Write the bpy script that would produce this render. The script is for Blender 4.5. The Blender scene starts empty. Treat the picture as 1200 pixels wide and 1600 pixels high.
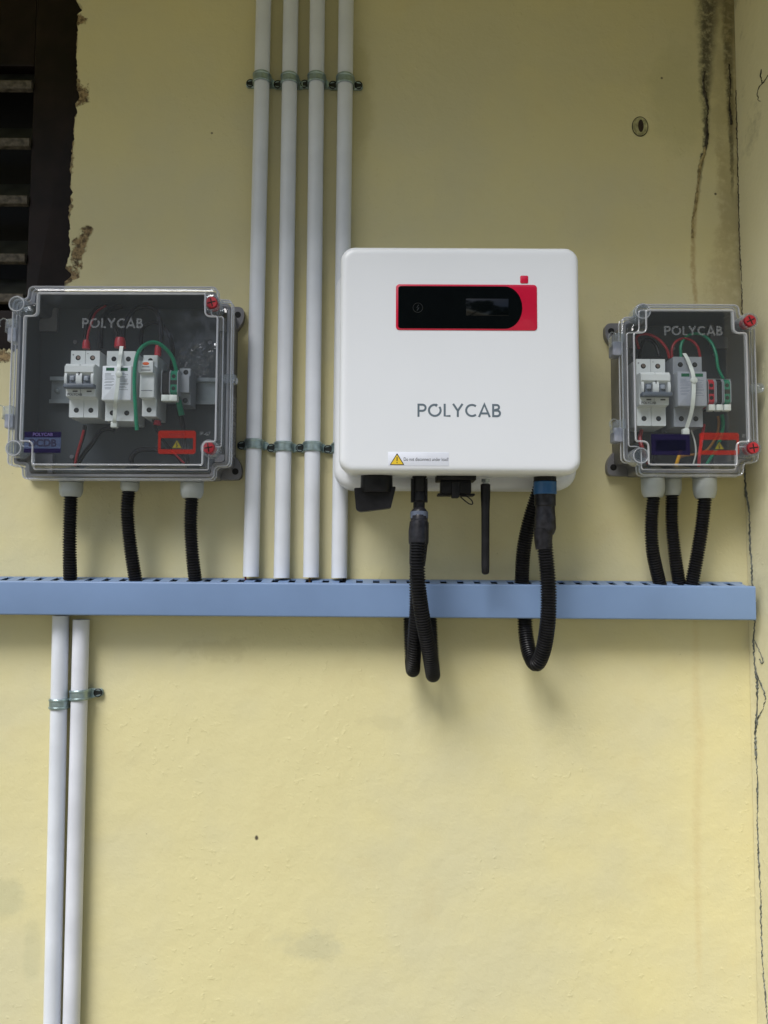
import bpy, math, random
from mathutils import Matrix, Vector
random.seed(7)
S = bpy.context.scene
COL = S.collection
rad = math.radians

# ------------------------------------------------------------------ camera
FPX = 1250.0            # focal length for a 1200 x 1600 picture
DIST = FPX / 1200.0     # camera to wall, metres
TILT, ROLL = rad(3.9), rad(0.42)
cd = bpy.data.cameras.new('camera'); cam = bpy.data.objects.new('camera', cd); COL.objects.link(cam)
CR = Matrix.Rotation(rad(90) + TILT, 3, 'X') @ Matrix.Rotation(ROLL, 3, 'Z')
cam.matrix_world = Matrix.Translation((0, -DIST, 0)) @ CR.to_4x4()
cd.sensor_fit = 'VERTICAL'; cd.sensor_height = 36; cd.lens = FPX / 1600 * 36
cd.clip_start = 0.02; cd.clip_end = 500
S.camera = cam
S.render.resolution_x = 768; S.render.resolution_y = 1024

# ------------------------------------------------------------------ light
w = bpy.data.worlds.new('World'); S.world = w; w.use_nodes = True
wn = w.node_tree; bg = wn.nodes['Background']
sky = wn.nodes.new('ShaderNodeTexSky'); sky.sky_type = 'NISHITA'; sky.sun_disc = False
SUN_EL, SUN_ROT = rad(52), rad(212)
sky.sun_elevation = SUN_EL; sky.sun_rotation = SUN_ROT
sky.air_density = 1.0; sky.dust_density = 2.0; sky.ozone_density = 1.0
wn.links.new(sky.outputs[0], bg.inputs[0]); bg.inputs[1].default_value = 0.083
sl = bpy.data.lights.new('sun', 'SUN'); sun = bpy.data.objects.new('sun', sl); COL.objects.link(sun)
sl.energy = 2.1; sl.angle = rad(29); sl.color = (1.0, 0.995, 0.985)
sd = Vector((math.sin(SUN_ROT) * math.cos(SUN_EL), math.cos(SUN_ROT) * math.cos(SUN_EL), math.sin(SUN_EL)))
sun.rotation_euler = sd.to_track_quat('Z', 'Y').to_euler(); sun.location = (0, -3, 4)
S.view_settings.view_transform = 'Standard'; S.view_settings.look = 'None'
S.view_settings.gamma = 1; S.view_settings.use_curve_mapping = False
S.view_settings.exposure = 0.70
S.render.engine = 'CYCLES'
S.cycles.transparent_max_bounces = 32

# ------------------------------------------------------------------ measuring: a point of the photo at distance d (mm) off the wall -> x, z in mm
def at(px, py, d=0.0):
    r = CR @ Vector(((px - 600) / FPX, (800 - py) / FPX, -1))
    t = (DIST - d / 1000) / r.y
    return r.x * t * 1000, r.z * t * 1000
def side(px, py, xw):       # the same on the side wall (plane x = xw mm) -> d, z
    r = CR @ Vector(((px - 600) / FPX, (800 - py) / FPX, -1))
    t = (xw / 1000) / r.x
    return (DIST - r.y * t) * 1000, r.z * t * 1000
def mmpp(d): return (DIST * 1000 - d) / FPX   # mm per photo pixel at depth d

# ------------------------------------------------------------------ materials
def nmat(name):
    m = bpy.data.materials.new(name); m.use_nodes = True
    return m, m.node_tree, m.node_tree.nodes['Principled BSDF']
def setb(b, **k):
    for a, v in k.items():
        b.inputs[a.replace('_', ' ')].default_value = v
def plain(name, col, rough=0.5, metal=0.0, spec=0.4, var=0.06, scale=60, bump=0.0, bscale=400, coat=0.0):
    m, nt, b = nmat(name)
    N = nt.nodes; L = nt.links
    tc = N.new('ShaderNodeTexCoord'); no = N.new('ShaderNodeTexNoise'); no.inputs['Scale'].default_value = scale
    no.inputs['Detail'].default_value = 5
    L.new(tc.outputs['Object'], no.inputs['Vector'])
    cr = N.new('ShaderNodeValToRGB')
    lo = [max(0, c * (1 - var * 2)) for c in col]; hi = [min(1, c * (1 + var)) for c in col]
    cr.color_ramp.elements[0].position = 0.35; cr.color_ramp.elements[1].position = 0.65
    cr.color_ramp.elements[0].color = (*lo, 1); cr.color_ramp.elements[1].color = (*hi, 1)
    L.new(no.outputs['Fac'], cr.inputs[0]); L.new(cr.outputs[0], b.inputs['Base Color'])
    setb(b, Roughness=rough, Metallic=metal); b.inputs['Specular IOR Level'].default_value = spec
    b.inputs['Coat Weight'].default_value = coat
    if bump:
        n2 = N.new('ShaderNodeTexNoise'); n2.inputs['Scale'].default_value = bscale
        L.new(tc.outputs['Object'], n2.inputs['Vector'])
        bp = N.new('ShaderNodeBump'); bp.inputs['Strength'].default_value = bump; bp.inputs['Distance'].default_value = 0.0005
        L.new(n2.outputs['Fac'], bp.inputs['Height']); L.new(bp.outputs[0], b.inputs['Normal'])
    return m
def clear_plastic(name, tint, haze, gloss=1.0, rough=0.04, hazecol=(0.75, 0.8, 0.85)):
    # thin clear sheet: see-through, a Schlick mirror part and a little milkiness
    m = bpy.data.materials.new(name); m.use_nodes = True; nt = m.node_tree; N = nt.nodes; L = nt.links
    N.clear(); out = N.new('ShaderNodeOutputMaterial')
    tr = N.new('ShaderNodeBsdfTransparent'); tr.inputs[0].default_value = (*tint, 1)
    gl = N.new('ShaderNodeBsdfGlossy'); gl.inputs['Roughness'].default_value = rough; gl.inputs[0].default_value = (1, 1, 1, 1)
    df = N.new('ShaderNodeBsdfDiffuse'); df.inputs[0].default_value = (*hazecol, 1)
    ge = N.new('ShaderNodeNewGeometry'); dt = N.new('ShaderNodeVectorMath'); dt.operation = 'DOT_PRODUCT'
    L.new(ge.outputs['Normal'], dt.inputs[0]); L.new(ge.outputs['Incoming'], dt.inputs[1])
    def mth(op, a, b=None):
        n = N.new('ShaderNodeMath'); n.operation = op
        for i, v in enumerate((a, b)):
            if v is None: continue
            if isinstance(v, (int, float)): n.inputs[i].default_value = v
            else: L.new(v, n.inputs[i])
        return n.outputs[0]
    c = mth('ABSOLUTE', dt.outputs['Value']); o = mth('SUBTRACT', 1.0, c); p = mth('POWER', o, 4.0)
    f = mth('MULTIPLY', mth('ADD', mth('MULTIPLY', p, 0.9), 0.035), gloss)
    hz = mth('ADD', mth('MULTIPLY', mth('POWER', o, 2.5), haze * 3), haze)  # extra white at grazing angles stands in for edge highlights
    hz = mth('MINIMUM', hz, 0.9)
    m1 = N.new('ShaderNodeMixShader'); L.new(hz, m1.inputs[0]); L.new(tr.outputs[0], m1.inputs[1]); L.new(df.outputs[0], m1.inputs[2])
    m2 = N.new('ShaderNodeMixShader'); L.new(f, m2.inputs[0]); L.new(m1.outputs[0], m2.inputs[1]); L.new(gl.outputs[0], m2.inputs[2])
    L.new(m2.outputs[0], out.inputs[0])
    return m

# ---- the painted plaster, with its stains at fixed places
class G:   # small node helper
    def __init__(s, nt): s.nt = nt; s.N = nt.nodes; s.L = nt.links
    def m(s, op, a, b=None, c=None, clamp=False):
        n = s.N.new('ShaderNodeMath'); n.operation = op; n.use_clamp = clamp
        for i, v in enumerate((a, b, c)):
            if v is None: continue
            if isinstance(v, (int, float)): n.inputs[i].default_value = v
            else: s.L.new(v, n.inputs[i])
        return n.outputs[0]
    def ss(s, v, a, b, lo=0.0, hi=1.0):
        n = s.N.new('ShaderNodeMapRange'); n.interpolation_type = 'SMOOTHSTEP'
        for i, q in enumerate((v, a, b, lo, hi)):
            if isinstance(q, (int, float)): n.inputs[i].default_value = q
            else: s.L.new(q, n.inputs[i])
        return n.outputs[0]
    def noise(s, vec, scale, detail=4, rough=0.55):
        n = s.N.new('ShaderNodeTexNoise'); n.inputs['Scale'].default_value = scale
        n.inputs['Detail'].default_value = detail; n.inputs['Roughness'].default_value = rough
        s.L.new(vec, n.inputs['Vector']); return n.outputs['Fac']
    def mix(s, f, a, b):
        n = s.N.new('ShaderNodeMix'); n.data_type = 'RGBA'
        for i, v in ((0, f), (6, a), (7, b)):
            if isinstance(v, (int, float)): n.inputs[i].default_value = v
            elif isinstance(v, tuple): n.inputs[i].default_value = (*v, 1)
            else: s.L.new(v, n.inputs[i])
        return n.outputs[2]
    def curve(s, v, pts):
        n = s.N.new('ShaderNodeFloatCurve'); s.L.new(v, n.inputs['Value'])
        c = n.mapping.curves[0]; n.mapping.use_clip = False
        pts = sorted(pts)
        while len(c.points) < len(pts): c.points.new(0.5, 0.5)
        for p, q in zip(c.points, pts): p.location = q; p.handle_type = 'AUTO_CLAMPED'
        n.mapping.update(); return n.outputs['Value']

WALL_COL = (0.655, 0.60, 0.355)
def wall_material(name, main=True):
    m, nt, b = nmat(name); g = G(nt)
    ge = g.N.new('ShaderNodeNewGeometry'); P = ge.outputs['Position']
    sp = g.N.new('ShaderNodeSeparateXYZ'); g.L.new(P, sp.inputs[0]); X, Y, Z = sp.outputs
    big = g.noise(P, 2.2, 3); mid = g.noise(P, 11, 5, 0.6); fine = g.noise(P, 90, 4, 0.65)
    col = g.mix(g.ss(g.m('ADD', g.m('MULTIPLY', big, 0.6), g.m('MULTIPLY', g.noise(P, 6.5, 3, 0.6), 0.4)), 0.4, 0.6), tuple(c * f for c, f in zip(WALL_COL, (0.95, 0.965, 1.02))), tuple(c * f for c, f in zip(WALL_COL, (1.03, 1.02, 0.94))))
    col = g.mix(g.m('MULTIPLY', g.ss(mid, 0.56, 0.74), 0.22), col, (0.60, 0.50, 0.26))
    col = g.mix(g.m('MULTIPLY', g.ss(fine, 0.66, 0.78), 0.22), col, (0.36, 0.29, 0.15))
    speck = g.noise(P, 260, 2, 0.5)
    col = g.mix(g.m('MULTIPLY', g.ss(speck, 0.74, 0.78), g.m('MULTIPLY', g.ss(mid, 0.5, 0.6), 0.6)), col, (0.12, 0.10, 0.06))
    T = g.m('DIVIDE', g.m('ADD', Z, 1.0), 2.0)
    def streak(pts, colr, strength, rough_amp=0.004, rs=45, soft=0.6):
        nonlocal col
        ps = []
        for px, py, hw in pts:
            x, z = at(px, py); ps.append(((z / 1000 + 1) / 2, x / 1000, hw / 1200))
        ps.sort(); x0 = min(p[1] for p in ps) - 0.001; sc = 0.2
        wmax = max(p[2] for p in ps)
        xc = g.m('ADD', g.m('MULTIPLY', g.curve(T, [(p[0], (p[1] - x0) / sc) for p in ps]), sc), x0)
        wd = g.m('MULTIPLY', g.curve(T, [(p[0], p[2] / wmax) for p in ps]), wmax)
        nz = g.m('ADD', g.m('MULTIPLY', g.m('SUBTRACT', g.noise(P, rs, 5, 0.7), 0.5), rough_amp * 3), g.m('MULTIPLY', g.m('SUBTRACT', g.noise(P, 130, 3, 0.6), 0.5), rough_amp * 1.4))
        dx = g.m('ABSOLUTE', g.m('ADD', g.m('SUBTRACT', X, xc), nz))
        mk = g.m('SUBTRACT', 1.0, g.ss(g.m('DIVIDE', dx, wd), 1 - soft, 1 + soft))
        mk = g.m('MULTIPLY', mk, g.ss(T, ps[0][0], ps[0][0] + 0.03)); mk = g.m('MULTIPLY', mk, g.ss(T, ps[-1][0] + 0.03, ps[-1][0]))
        col = g.mix(g.m('MULTIPLY', mk, g.m('MULTIPLY', strength, g.ss(g.noise(P, rs * 2.0, 5, 0.65), 0.32, 0.56, 0.4, 1.0))), col, colr)
    def blot(px, py, rx, rz, colr, strength, amp=0.5, ns=40):
        nonlocal col
        x, z = at(px, py); x /= 1000; z /= 1000
        a = g.m('DIVIDE', g.m('SUBTRACT', X, x), rx / 1200); c = g.m('DIVIDE', g.m('SUBTRACT', Z, z), rz / 1200)
        r = g.m('SQRT', g.m('ADD', g.m('MULTIPLY', a, a), g.m('MULTIPLY', c, c)))
        r = g.m('ADD', r, g.m('MULTIPLY', g.m('SUBTRACT', g.noise(P, ns, 6, 0.7), 0.5), amp * 4))
        col = g.mix(g.m('MULTIPLY', g.ss(r, 1.15, 0.45), strength), col, colr)
        return r
    if main:
        # water run beside the corner, and grime with painted corner shade
        streak([(1112, -160, 34), (1109, 0, 17), (1105, 60, 12), (1103, 110, 9), (1102, 160, 6.5), (1103, 200, 4.5), (1096, 260, 2.5), (1090, 320, 2)], (0.055, 0.055, 0.042), 0.95, 0.0042, 60, 0.75)
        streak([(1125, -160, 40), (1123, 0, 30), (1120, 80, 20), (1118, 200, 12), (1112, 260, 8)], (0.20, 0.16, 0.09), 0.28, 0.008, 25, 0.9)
        streak([(1142, -160, 18), (1139, 0, 11), (1139, 90, 7), (1142, 180, 5), (1144, 260, 2.5), (1145, 330, 1.5)], (0.04, 0.04, 0.03), 0.9, 0.003, 60, 0.6)
        streak([(1090, 300, 2.5), (1084, 360, 3), (1083, 420, 3.5), (1087, 470, 3), (1086, 560, 2)], (0.36, 0.24, 0.10), 0.6, 0.002, 90, 0.8)
        streak([(1128, 250, 7), (1132, 330, 9), (1126, 420, 15), (1122, 470, 20), (1128, 560, 10)], (0.34, 0.26, 0.12), 0.4, 0.008, 40, 0.9)
        streak([(1150, -160, 22), (1146, 100, 20), (1150, 300, 18), (1156, 480, 16), (1162, 620, 10)], (0.30, 0.25, 0.12), 0.6, 0.006, 20, 0.95)  # brown grime along the corner, with the corner's shade painted in
        streak([(1087, 960, 4), (1088, 1100, 6), (1093, 1150, 7), (1089, 1250, 6), (1090, 1380, 5), (1093, 1560, 4)], (0.58, 0.48, 0.25), 0.42, 0.003, 60, 0.9)
        blot(485, 1478, 48, 26, (0.42, 0.41, 0.28), 0.38, 0.5, 26)
        blot(600, 1130, 40, 14, (0.46, 0.42, 0.24), 0.2, 0.6, 40)
        blot(8, 1405, 42, 34, (0.42, 0.42, 0.27), 0.4, 0.4, 24)
        blot(50, 1480, 16, 60, (0.46, 0.45, 0.28), 0.3, 0.5, 24)
        blot(340, 1015, 60, 20, (0.42, 0.36, 0.18), 0.22, 0.8, 50)
        blot(1060, 150, 50, 110, (0.46, 0.44, 0.24), 0.35, 0.5, 16)
        blot(560, 150, 26, 130, (0.42, 0.37, 0.16), 0.35, 0.5, 20)
        blot(401, 1309, 3.2, 4.5, (0.05, 0.04, 0.03), 0.95, 0.15, 200)
        blot(1034, 122, 2.2, 2.2, (0.05, 0.04, 0.03), 0.9, 0.1, 200)
        blot(1118, 303, 2.4, 2.4, (0.05, 0.04, 0.03), 0.9, 0.1, 200)
        blot(331, 208, 2.2, 2.2, (0.06, 0.05, 0.03), 0.8, 0.1, 200)
        # bare brown render along the broken edge by the window and in three bites
        ex = []
        for px, py in EDGE_PX: 
            x, z = at(px, py); ex.append(((z / 1000 + 1) / 2, x / 1000))
        x0 = min(e[1] for e in ex) - .001
        xc = g.m('ADD', g.m('MULTIPLY', g.curve(T, [(t, (x - x0) / 0.2) for t, x in ex]), 0.2), x0)
        dx = g.m('SUBTRACT', X, xc)
        dx = g.m('SUBTRACT', dx, g.m('MULTIPLY', g.ss(g.noise(P, 16, 5, 0.7), 0.5, 0.8), 0.014))
        up = g.ss(Z, at(60, 480)[1] / 1000, at(60, 470)[1] / 1000)
        bare = g.m('MULTIPLY', g.ss(dx, 0.0012, -0.001), up)
        brown = g.mix(g.ss(g.noise(P, 130, 4, 0.7), 0.35, 0.62), (0.06, 0.04, 0.022), (0.36, 0.26, 0.13))
        col = g.mix(g.m('MULTIPLY', bare, 0.85), col, brown)
        for (px, py, rx, rz) in ((128, 148, 13, 17), (136, 362, 9, 9), (121, 394, 12, 25), (130, 374, 8, 15), (124, 30, 10, 10), (108, 430, 15, 14), (6, 556, 15, 10)):
            x, z = at(px, py); x /= 1000; z /= 1000
            a = g.m('DIVIDE', g.m('SUBTRACT', X, x), rx / 1200); c = g.m('DIVIDE', g.m('SUBTRACT', Z, z), rz / 1200)
            r = g.m('ADD', g.m('SQRT', g.m('ADD', g.m('MULTIPLY', a, a), g.m('MULTIPLY', c, c))), g.m('MULTIPLY', g.m('SUBTRACT', g.noise(P, 70, 5, 0.75), 0.5), 3.2))
            mk = g.ss(r, 1.05, 0.7)
            col = g.mix(mk, col, brown); bare = g.m('MAXIMUM', bare, mk)
    else:
        col = g.mix(g.m('MULTIPLY', g.ss(g.noise(P, 9, 5, 0.7), 0.5, 0.75), 0.45), col, (0.50, 0.47, 0.30))
        col = g.mix(0.85, col, (0.78, 0.735, 0.51))
        dark = g.m('MULTIPLY', g.ss(Z, 0.3, 0.72), g.ss(g.noise(P, 14, 5, 0.75), 0.52, 0.75))
        col = g.mix(g.m('MULTIPLY', dark, 0.6), col, (0.20, 0.19, 0.12))
        bare = 0.0
    g.L.new(col, b.inputs['Base Color'])
    setb(b, Roughness=0.62); b.inputs['Specular IOR Level'].default_value = 0.35
    h = g.m('ADD', g.m('MULTIPLY', g.noise(P, 28, 4, 0.6), 1.2), g.m('MULTIPLY', g.m('MULTIPLY', g.ss(g.noise(P, 115, 3, 0.5), 0.58, 0.72), g.ss(g.noise(P, 7, 2, 0.5), 0.42, 0.62)), 0.24))
    h = g.m('ADD', h, g.m('MULTIPLY', g.noise(P, 240, 3, 0.6), 0.10))
    h = g.m('ADD', h, g.m('MULTIPLY', g.noise(P, 6, 2, 0.5), 2.6))
    if main: h = g.m('SUBTRACT', h, g.m('MULTIPLY', bare, g.m('ADD', 1.0, g.m('MULTIPLY', g.noise(P, 160, 4, 0.7), 3.0))))
    bp = g.N.new('ShaderNodeBump'); bp.inputs['Strength'].default_value = 0.55; bp.inputs['Distance'].default_value = 0.0022
    g.L.new(h, bp.inputs['Height']); g.L.new(bp.outputs[0], b.inputs['Normal'])
    return m

# ------------------------------------------------------------------ mesh helpers. Local axes in mm: x right, d out of the wall, z up
class MB:
    def __init__(s): s.v = []; s.f = []; s.mi = []
    def add(s, vs, fs, mi=0):
        o = len(s.v); s.v += [(x / 1000, -d / 1000, z / 1000) for x, d, z in vs]
        s.f += [tuple(o + i for i in f) for f in fs]; s.mi += [mi] * len(fs); return s
    def loft(s, loops, cap0=True, cap1=True, mi=0, closed=True):
        n = len(loops[0]); vs = [p for l in loops for p in l]; fs = []
        for k in range(len(loops) - 1):
            for i in range(n if closed else n - 1):
                j = (i + 1) % n; fs.append((k * n + i, k * n + j, (k + 1) * n + j, (k + 1) * n + i))
        if cap0: fs.append(tuple(range(n - 1, -1, -1)))
        if cap1: fs.append(tuple((len(loops) - 1) * n + i for i in range(n)))
        return s.add(vs, fs, mi)
    def box(s, x0, x1, d0, d1, z0, z1, mi=0):
        return s.loft([[(x0, d, z0), (x1, d, z0), (x1, d, z1), (x0, d, z1)] for d in (d0, d1)], mi=mi)
    def rbox(s, x0, x1, z0, z1, d0, d1, r=2.0, bev=0.8, n=4, mi=0):
        ls = [[(x, d0, z) for x, z in rrect(x0, x1, z0, z1, r, n)]]
        k = 4 if bev > 1.5 else 2
        for i in range(k + 1):
            a = math.pi / 2 * i / k; ins = bev * (1 - math.cos(a)); dd = d1 - bev + bev * math.sin(a)
            ls.append([(x, dd, z) for x, z in rrect(x0 + ins, x1 - ins, z0 + ins, z1 - ins, max(r - ins, 0.05), n)])
        return s.loft(ls, mi=mi)
    def prism(s, out, d0, d1, mi=0):
        return s.loft([[(x, d, z) for x, z in out] for d in (d0, d1)], mi=mi)
    def xprism(s, prof, x0, x1, bev=0.5, mi=0):   # profile of (d, z) extruded along x
        cx = sum(p[0] for p in prof) / len(prof); cz = sum(p[1] for p in prof) / len(prof)
        def sh(k): return [(p[0] - (k if p[0] > cx else -k) * (1 if p[0] > 0.5 else 0), p[1] - (k if p[1] > cz else -k)) for p in prof]
        ls = [[(x0, *p) for p in sh(bev)], [(x0 + bev, *p) for p in prof], [(x1 - bev, *p) for p in prof], [(x1, *p) for p in sh(bev)]]
        return s.loft(ls, mi=mi)
    def tube(s, pts, r, seg=10, caps=True, mi=0, closed=False):
        P = [Vector(p) for p in pts]; n = len(P); R = r if isinstance(r, (list, tuple)) else [r] * n
        loops = []; up = None
        for i in range(n):
            if closed: t = (P[(i + 1) % n] - P[i - 1]).normalized()
            else: t = (P[min(i + 1, n - 1)] - P[max(i - 1, 0)]).normalized()
            if up is None:
                up = Vector((0, 1, 0)) if abs(t.y) < 0.8 else Vector((1, 0, 0))
            a = (up - t * up.dot(t)).normalized(); b = t.cross(a); up = a
            loops.append([tuple(P[i] + (a * math.cos(k * 2 * math.pi / seg) + b * math.sin(k * 2 * math.pi / seg)) * R[i]) for k in range(seg)])
        if closed: loops.append(loops[0]); caps = False
        return s.loft(loops, caps, caps, mi)
    def lathe(s, prof, axis='d', c=(0, 0, 0), seg=20, mi=0, sx=1, sz=1, hexa=False, cap0=True, cap1=True):  # prof of (radius, along)
        if hexa: seg = 6
        ls = []
        for r, h in prof:
            l = []
            for k in range(seg):
                a = 2 * math.pi * (k + 0.5 * hexa) / seg; u, v = math.cos(a) * r, math.sin(a) * r
                if axis == 'd': l.append((c[0] + u * sx, c[1] + h, c[2] + v * sz))
                elif axis == 'z': l.append((c[0] + u, c[1] + v, c[2] + h))
                else: l.append((c[0] + h, c[1] + u, c[2] + v))
            ls.append(l)
        return s.loft(ls, cap0, cap1, mi)
    def ribbon(s, pts, wd, d0, d1, mi=0):   # flat stroke in the x-z plane
        pts = [p for i, p in enumerate(pts) if i == 0 or math.hypot(p[0] - pts[i - 1][0], p[1] - pts[i - 1][1]) > 1e-4]
        n = len(pts); L = []; R = []
        for i in range(n):
            a = Vector(pts[max(i - 1, 0)]); b = Vector(pts[min(i + 1, n - 1)]); t = (b - a).normalized(); nn = Vector((-t.y, t.x))
            k = 1.0
            if 0 < i < n - 1:
                t1 = (Vector(pts[i]) - a).normalized(); k = 1 / max(0.5, abs(nn.dot(Vector((-t1.y, t1.x)))))
            p = Vector(pts[i]); L.append(p + nn * wd / 2 * k); R.append(p - nn * wd / 2 * k)
        vs = []
        for l, r in zip(L, R): vs += [(l.x, d1, l.y), (r.x, d1, r.y), (r.x, d0, r.y), (l.x, d0, l.y)]
        fs = []
        for i in range(n - 1):
            for k in range(4): fs.append((i * 4 + k, i * 4 + (k + 1) % 4, i * 4 + 4 + (k + 1) % 4, i * 4 + 4 + k))
        fs += [(3, 2, 1, 0), tuple(n * 4 - 4 + k for k in range(4))]
        return s.add(vs, fs, mi)
    def build(s, name, mats, parent=None, smooth=35, **kw):
        me = bpy.data.meshes.new(name); me.from_pydata(s.v, [], s.f); me.validate(); me.update()
        if not isinstance(mats, (list, tuple)): mats = [mats]
        for m in mats: me.materials.append(m)
        if len(mats) > 1:
            for p, i in zip(me.polygons, s.mi): p.material_index = i
        import bmesh
        bm = bmesh.new(); bm.from_mesh(me); bmesh.ops.recalc_face_normals(bm, faces=bm.faces); bm.to_mesh(me); bm.free()
        if smooth:
            me.shade_smooth(); me.set_sharp_from_angle(angle=rad(smooth))
        o = bpy.data.objects.new(name, me); COL.objects.link(o)
        if parent is not None: o.parent = parent
        for k, v in kw.items(): o[k] = v
        return o

def bez(p, q, r, n): return [((1 - u) ** 2 * p[0] + 2 * u * (1 - u) * q[0] + u * u * r[0], (1 - u) ** 2 * p[1] + 2 * u * (1 - u) * q[1] + u * u * r[1]) for u in [i / n for i in range(n + 1)]]
def rrect(x0, x1, z0, z1, r, n=5):
    r = min(r, (x1 - x0) / 2 * .99, (z1 - z0) / 2 * .99); o = []
    for cx, cz, a0 in ((x1 - r, z0 + r, -90), (x1 - r, z1 - r, 0), (x0 + r, z1 - r, 90), (x0 + r, z0 + r, 180)):
        for i in range(n + 1):
            a = rad(a0 + 90 * i / n); o.append((cx + r * math.cos(a), cz + r * math.sin(a)))
    return o
def fillet(poly, rs, n=5):
    o = []; N_ = len(poly)
    for i in range(N_):
        p = Vector(poly[i]); a = Vector(poly[i - 1]); b = Vector(poly[(i + 1) % N_]); r = rs[i] if isinstance(rs, (list, tuple)) else rs
        da = a - p; db = b - p; t = min(r, da.length * .48, db.length * .48)
        o += bez(tuple(p + da.normalized() * t), tuple(p), tuple(p + db.normalized() * t), n)
    return o
def notched(x0, x1, z0, z1, a, b, ins=0.0, rc=6, rn=10, n=5):
    x0 += ins; x1 -= ins; z0 += ins; z1 -= ins
    poly = [(x0 + a, z0), (x1 - a, z0), (x1 - a, z0 + b), (x1, z0 + b), (x1, z1 - b), (x1 - a, z1 - b), (x1 - a, z1), (x0 + a, z1), (x0 + a, z1 - b), (x0, z1 - b), (x0, z0 + b), (x0 + a, z0 + b)]
    rr = [rc, rc, rn, rc, rc, rn, rc, rc, rn, rc, rc, rn]
    return fillet(poly, rr, n)
def spline(pts, step):    # Catmull-Rom through 3-D points, resampled evenly
    P = [Vector(p) for p in pts]; P = [P[0] * 2 - P[1]] + P + [P[-1] * 2 - P[-2]]; o = []
    for i in range(1, len(P) - 2):
        for k in range(16):
            u = k / 16; a, b, c, d = P[i - 1:i + 3]
            o.append(0.5 * ((2 * b) + (c - a) * u + (2 * a - 5 * b + 4 * c - d) * u * u + (3 * b - a - 3 * c + d) * u ** 3))
    o.append(P[-2]); L = [0]
    for i in range(1, len(o)): L.append(L[-1] + (o[i] - o[i - 1]).length)
    n = max(2, int(L[-1] / step)); r = []; j = 0
    for k in range(n + 1):
        s = L[-1] * k / n
        while j < len(o) - 2 and L[j + 1] < s: j += 1
        t = (s - L[j]) / max(1e-9, L[j + 1] - L[j]); r.append(tuple(o[j].lerp(o[j + 1], min(1, t))))
    return r

def tag(o, label, cat, group=None, kind=None):
    o['label'] = label; o['category'] = cat
    if group: o['group'] = group
    if kind: o['kind'] = kind
    return o
def thing(name, label, cat, x=0, d=0, z=0, rot=0.0, group=None):
    o = bpy.data.objects.new(name, None); COL.objects.link(o); o.empty_display_size = 0.02
    o.location = (x / 1000, -d / 1000, z / 1000); o.rotation_euler = (0, rad(rot), 0)
    return tag(o, label, cat, group)
def dup(root, x, d, z, label=None):
    r = root.copy(); COL.objects.link(r); r.location = (x / 1000, -d / 1000, z / 1000)
    if label: r['label'] = label
    for ch in list(root.children):
        c = ch.copy(); COL.objects.link(c); c.parent = r
        for gch in ch.children:
            e = gch.copy(); COL.objects.link(e); e.parent = c
    return r
def text(name, s, size, x, z, d, mat, parent, align='LEFT', wide=1.0, thick=0.00008, bold=0.0):
    c = bpy.data.curves.new(name, 'FONT'); c.body = s; c.size = size / 1000; c.extrude = thick; c.align_x = align; c.offset = bold
    t = bpy.data.objects.new(name, c); COL.objects.link(t)
    dg = bpy.context.evaluated_depsgraph_get(); me = bpy.data.meshes.new_from_object(t.evaluated_get(dg))
    bpy.data.objects.remove(t)
    me.transform(Matrix.Translation((x / 1000, -d / 1000, z / 1000)) @ Matrix.Diagonal((wide, 1, 1, 1)) @ Matrix.Rotation(rad(90), 4, 'X'))
    me.materials.clear(); me.materials.append(mat)
    o = bpy.data.objects.new(name, me); COL.objects.link(o); o.parent = parent; return o
def arc(cx, cz, r, a0, a1, n=14): return [(cx + r * math.cos(rad(a0 + (a1 - a0) * i / n)), cz + r * math.sin(rad(a0 + (a1 - a0) * i / n))) for i in range(n + 1)]
def wordmark(x0, x1, z0, z1, d, mat, parent, sw=0.16, thick=0.15, name='logo'):   # POLYCAB
    h = sw / 2; G_ = [
        (0.62, [[(h, 0), (h, 1)], [(h, 1 - h), (.36, 1 - h)] + arc(.36, .69, .31 - h, 90, -90) + [(h, .38 + h)]]),
        (1.02, [arc(.51, .5, .5 - h, 80, 398, 26), [(.56, .80), (.68, .97)]]),
        (0.50, [[(h, 1), (h, h), (.5, h)]]),
        (0.80, [[(.02 + h / 2, 1), (.4, .47)], [(.78 - h / 2, 1), (.4, .47)], [(.4, .52), (.4, 0)]]),
        (0.84, [arc(.5, .5, .5 - h, 48, 312, 22)]),
        (0.86, [[(h / 2, 0), (.43, .98), (.86 - h / 2, 0)], [(.2, .28), (.66, .28)]]),
        (0.62, [[(h, 0), (h, 1)], [(h, 1 - h), (.33, 1 - h)] + arc(.33, .75, .25 - h, 90, -90, 10) + [(h, .5)], [(h, .5), (.36, .5)] + arc(.36, .25 + h / 2, .25 - h / 2, 90, -90, 10) + [(h, h)]])]
    gap = 0.13; W = sum(g_[0] for g_ in G_) + gap * 6; m = MB(); cx = 0
    for wd, strokes in G_:
        for k, st in enumerate(strokes):
            m.ribbon([(x0 + (cx + a) / W * (x1 - x0), z0 + b * (z1 - z0)) for a, b in st], sw * (z1 - z0), d, d + thick + 0.02 * k)
        cx += wd + gap
    return m.build(name, mat, parent, smooth=0)

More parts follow.
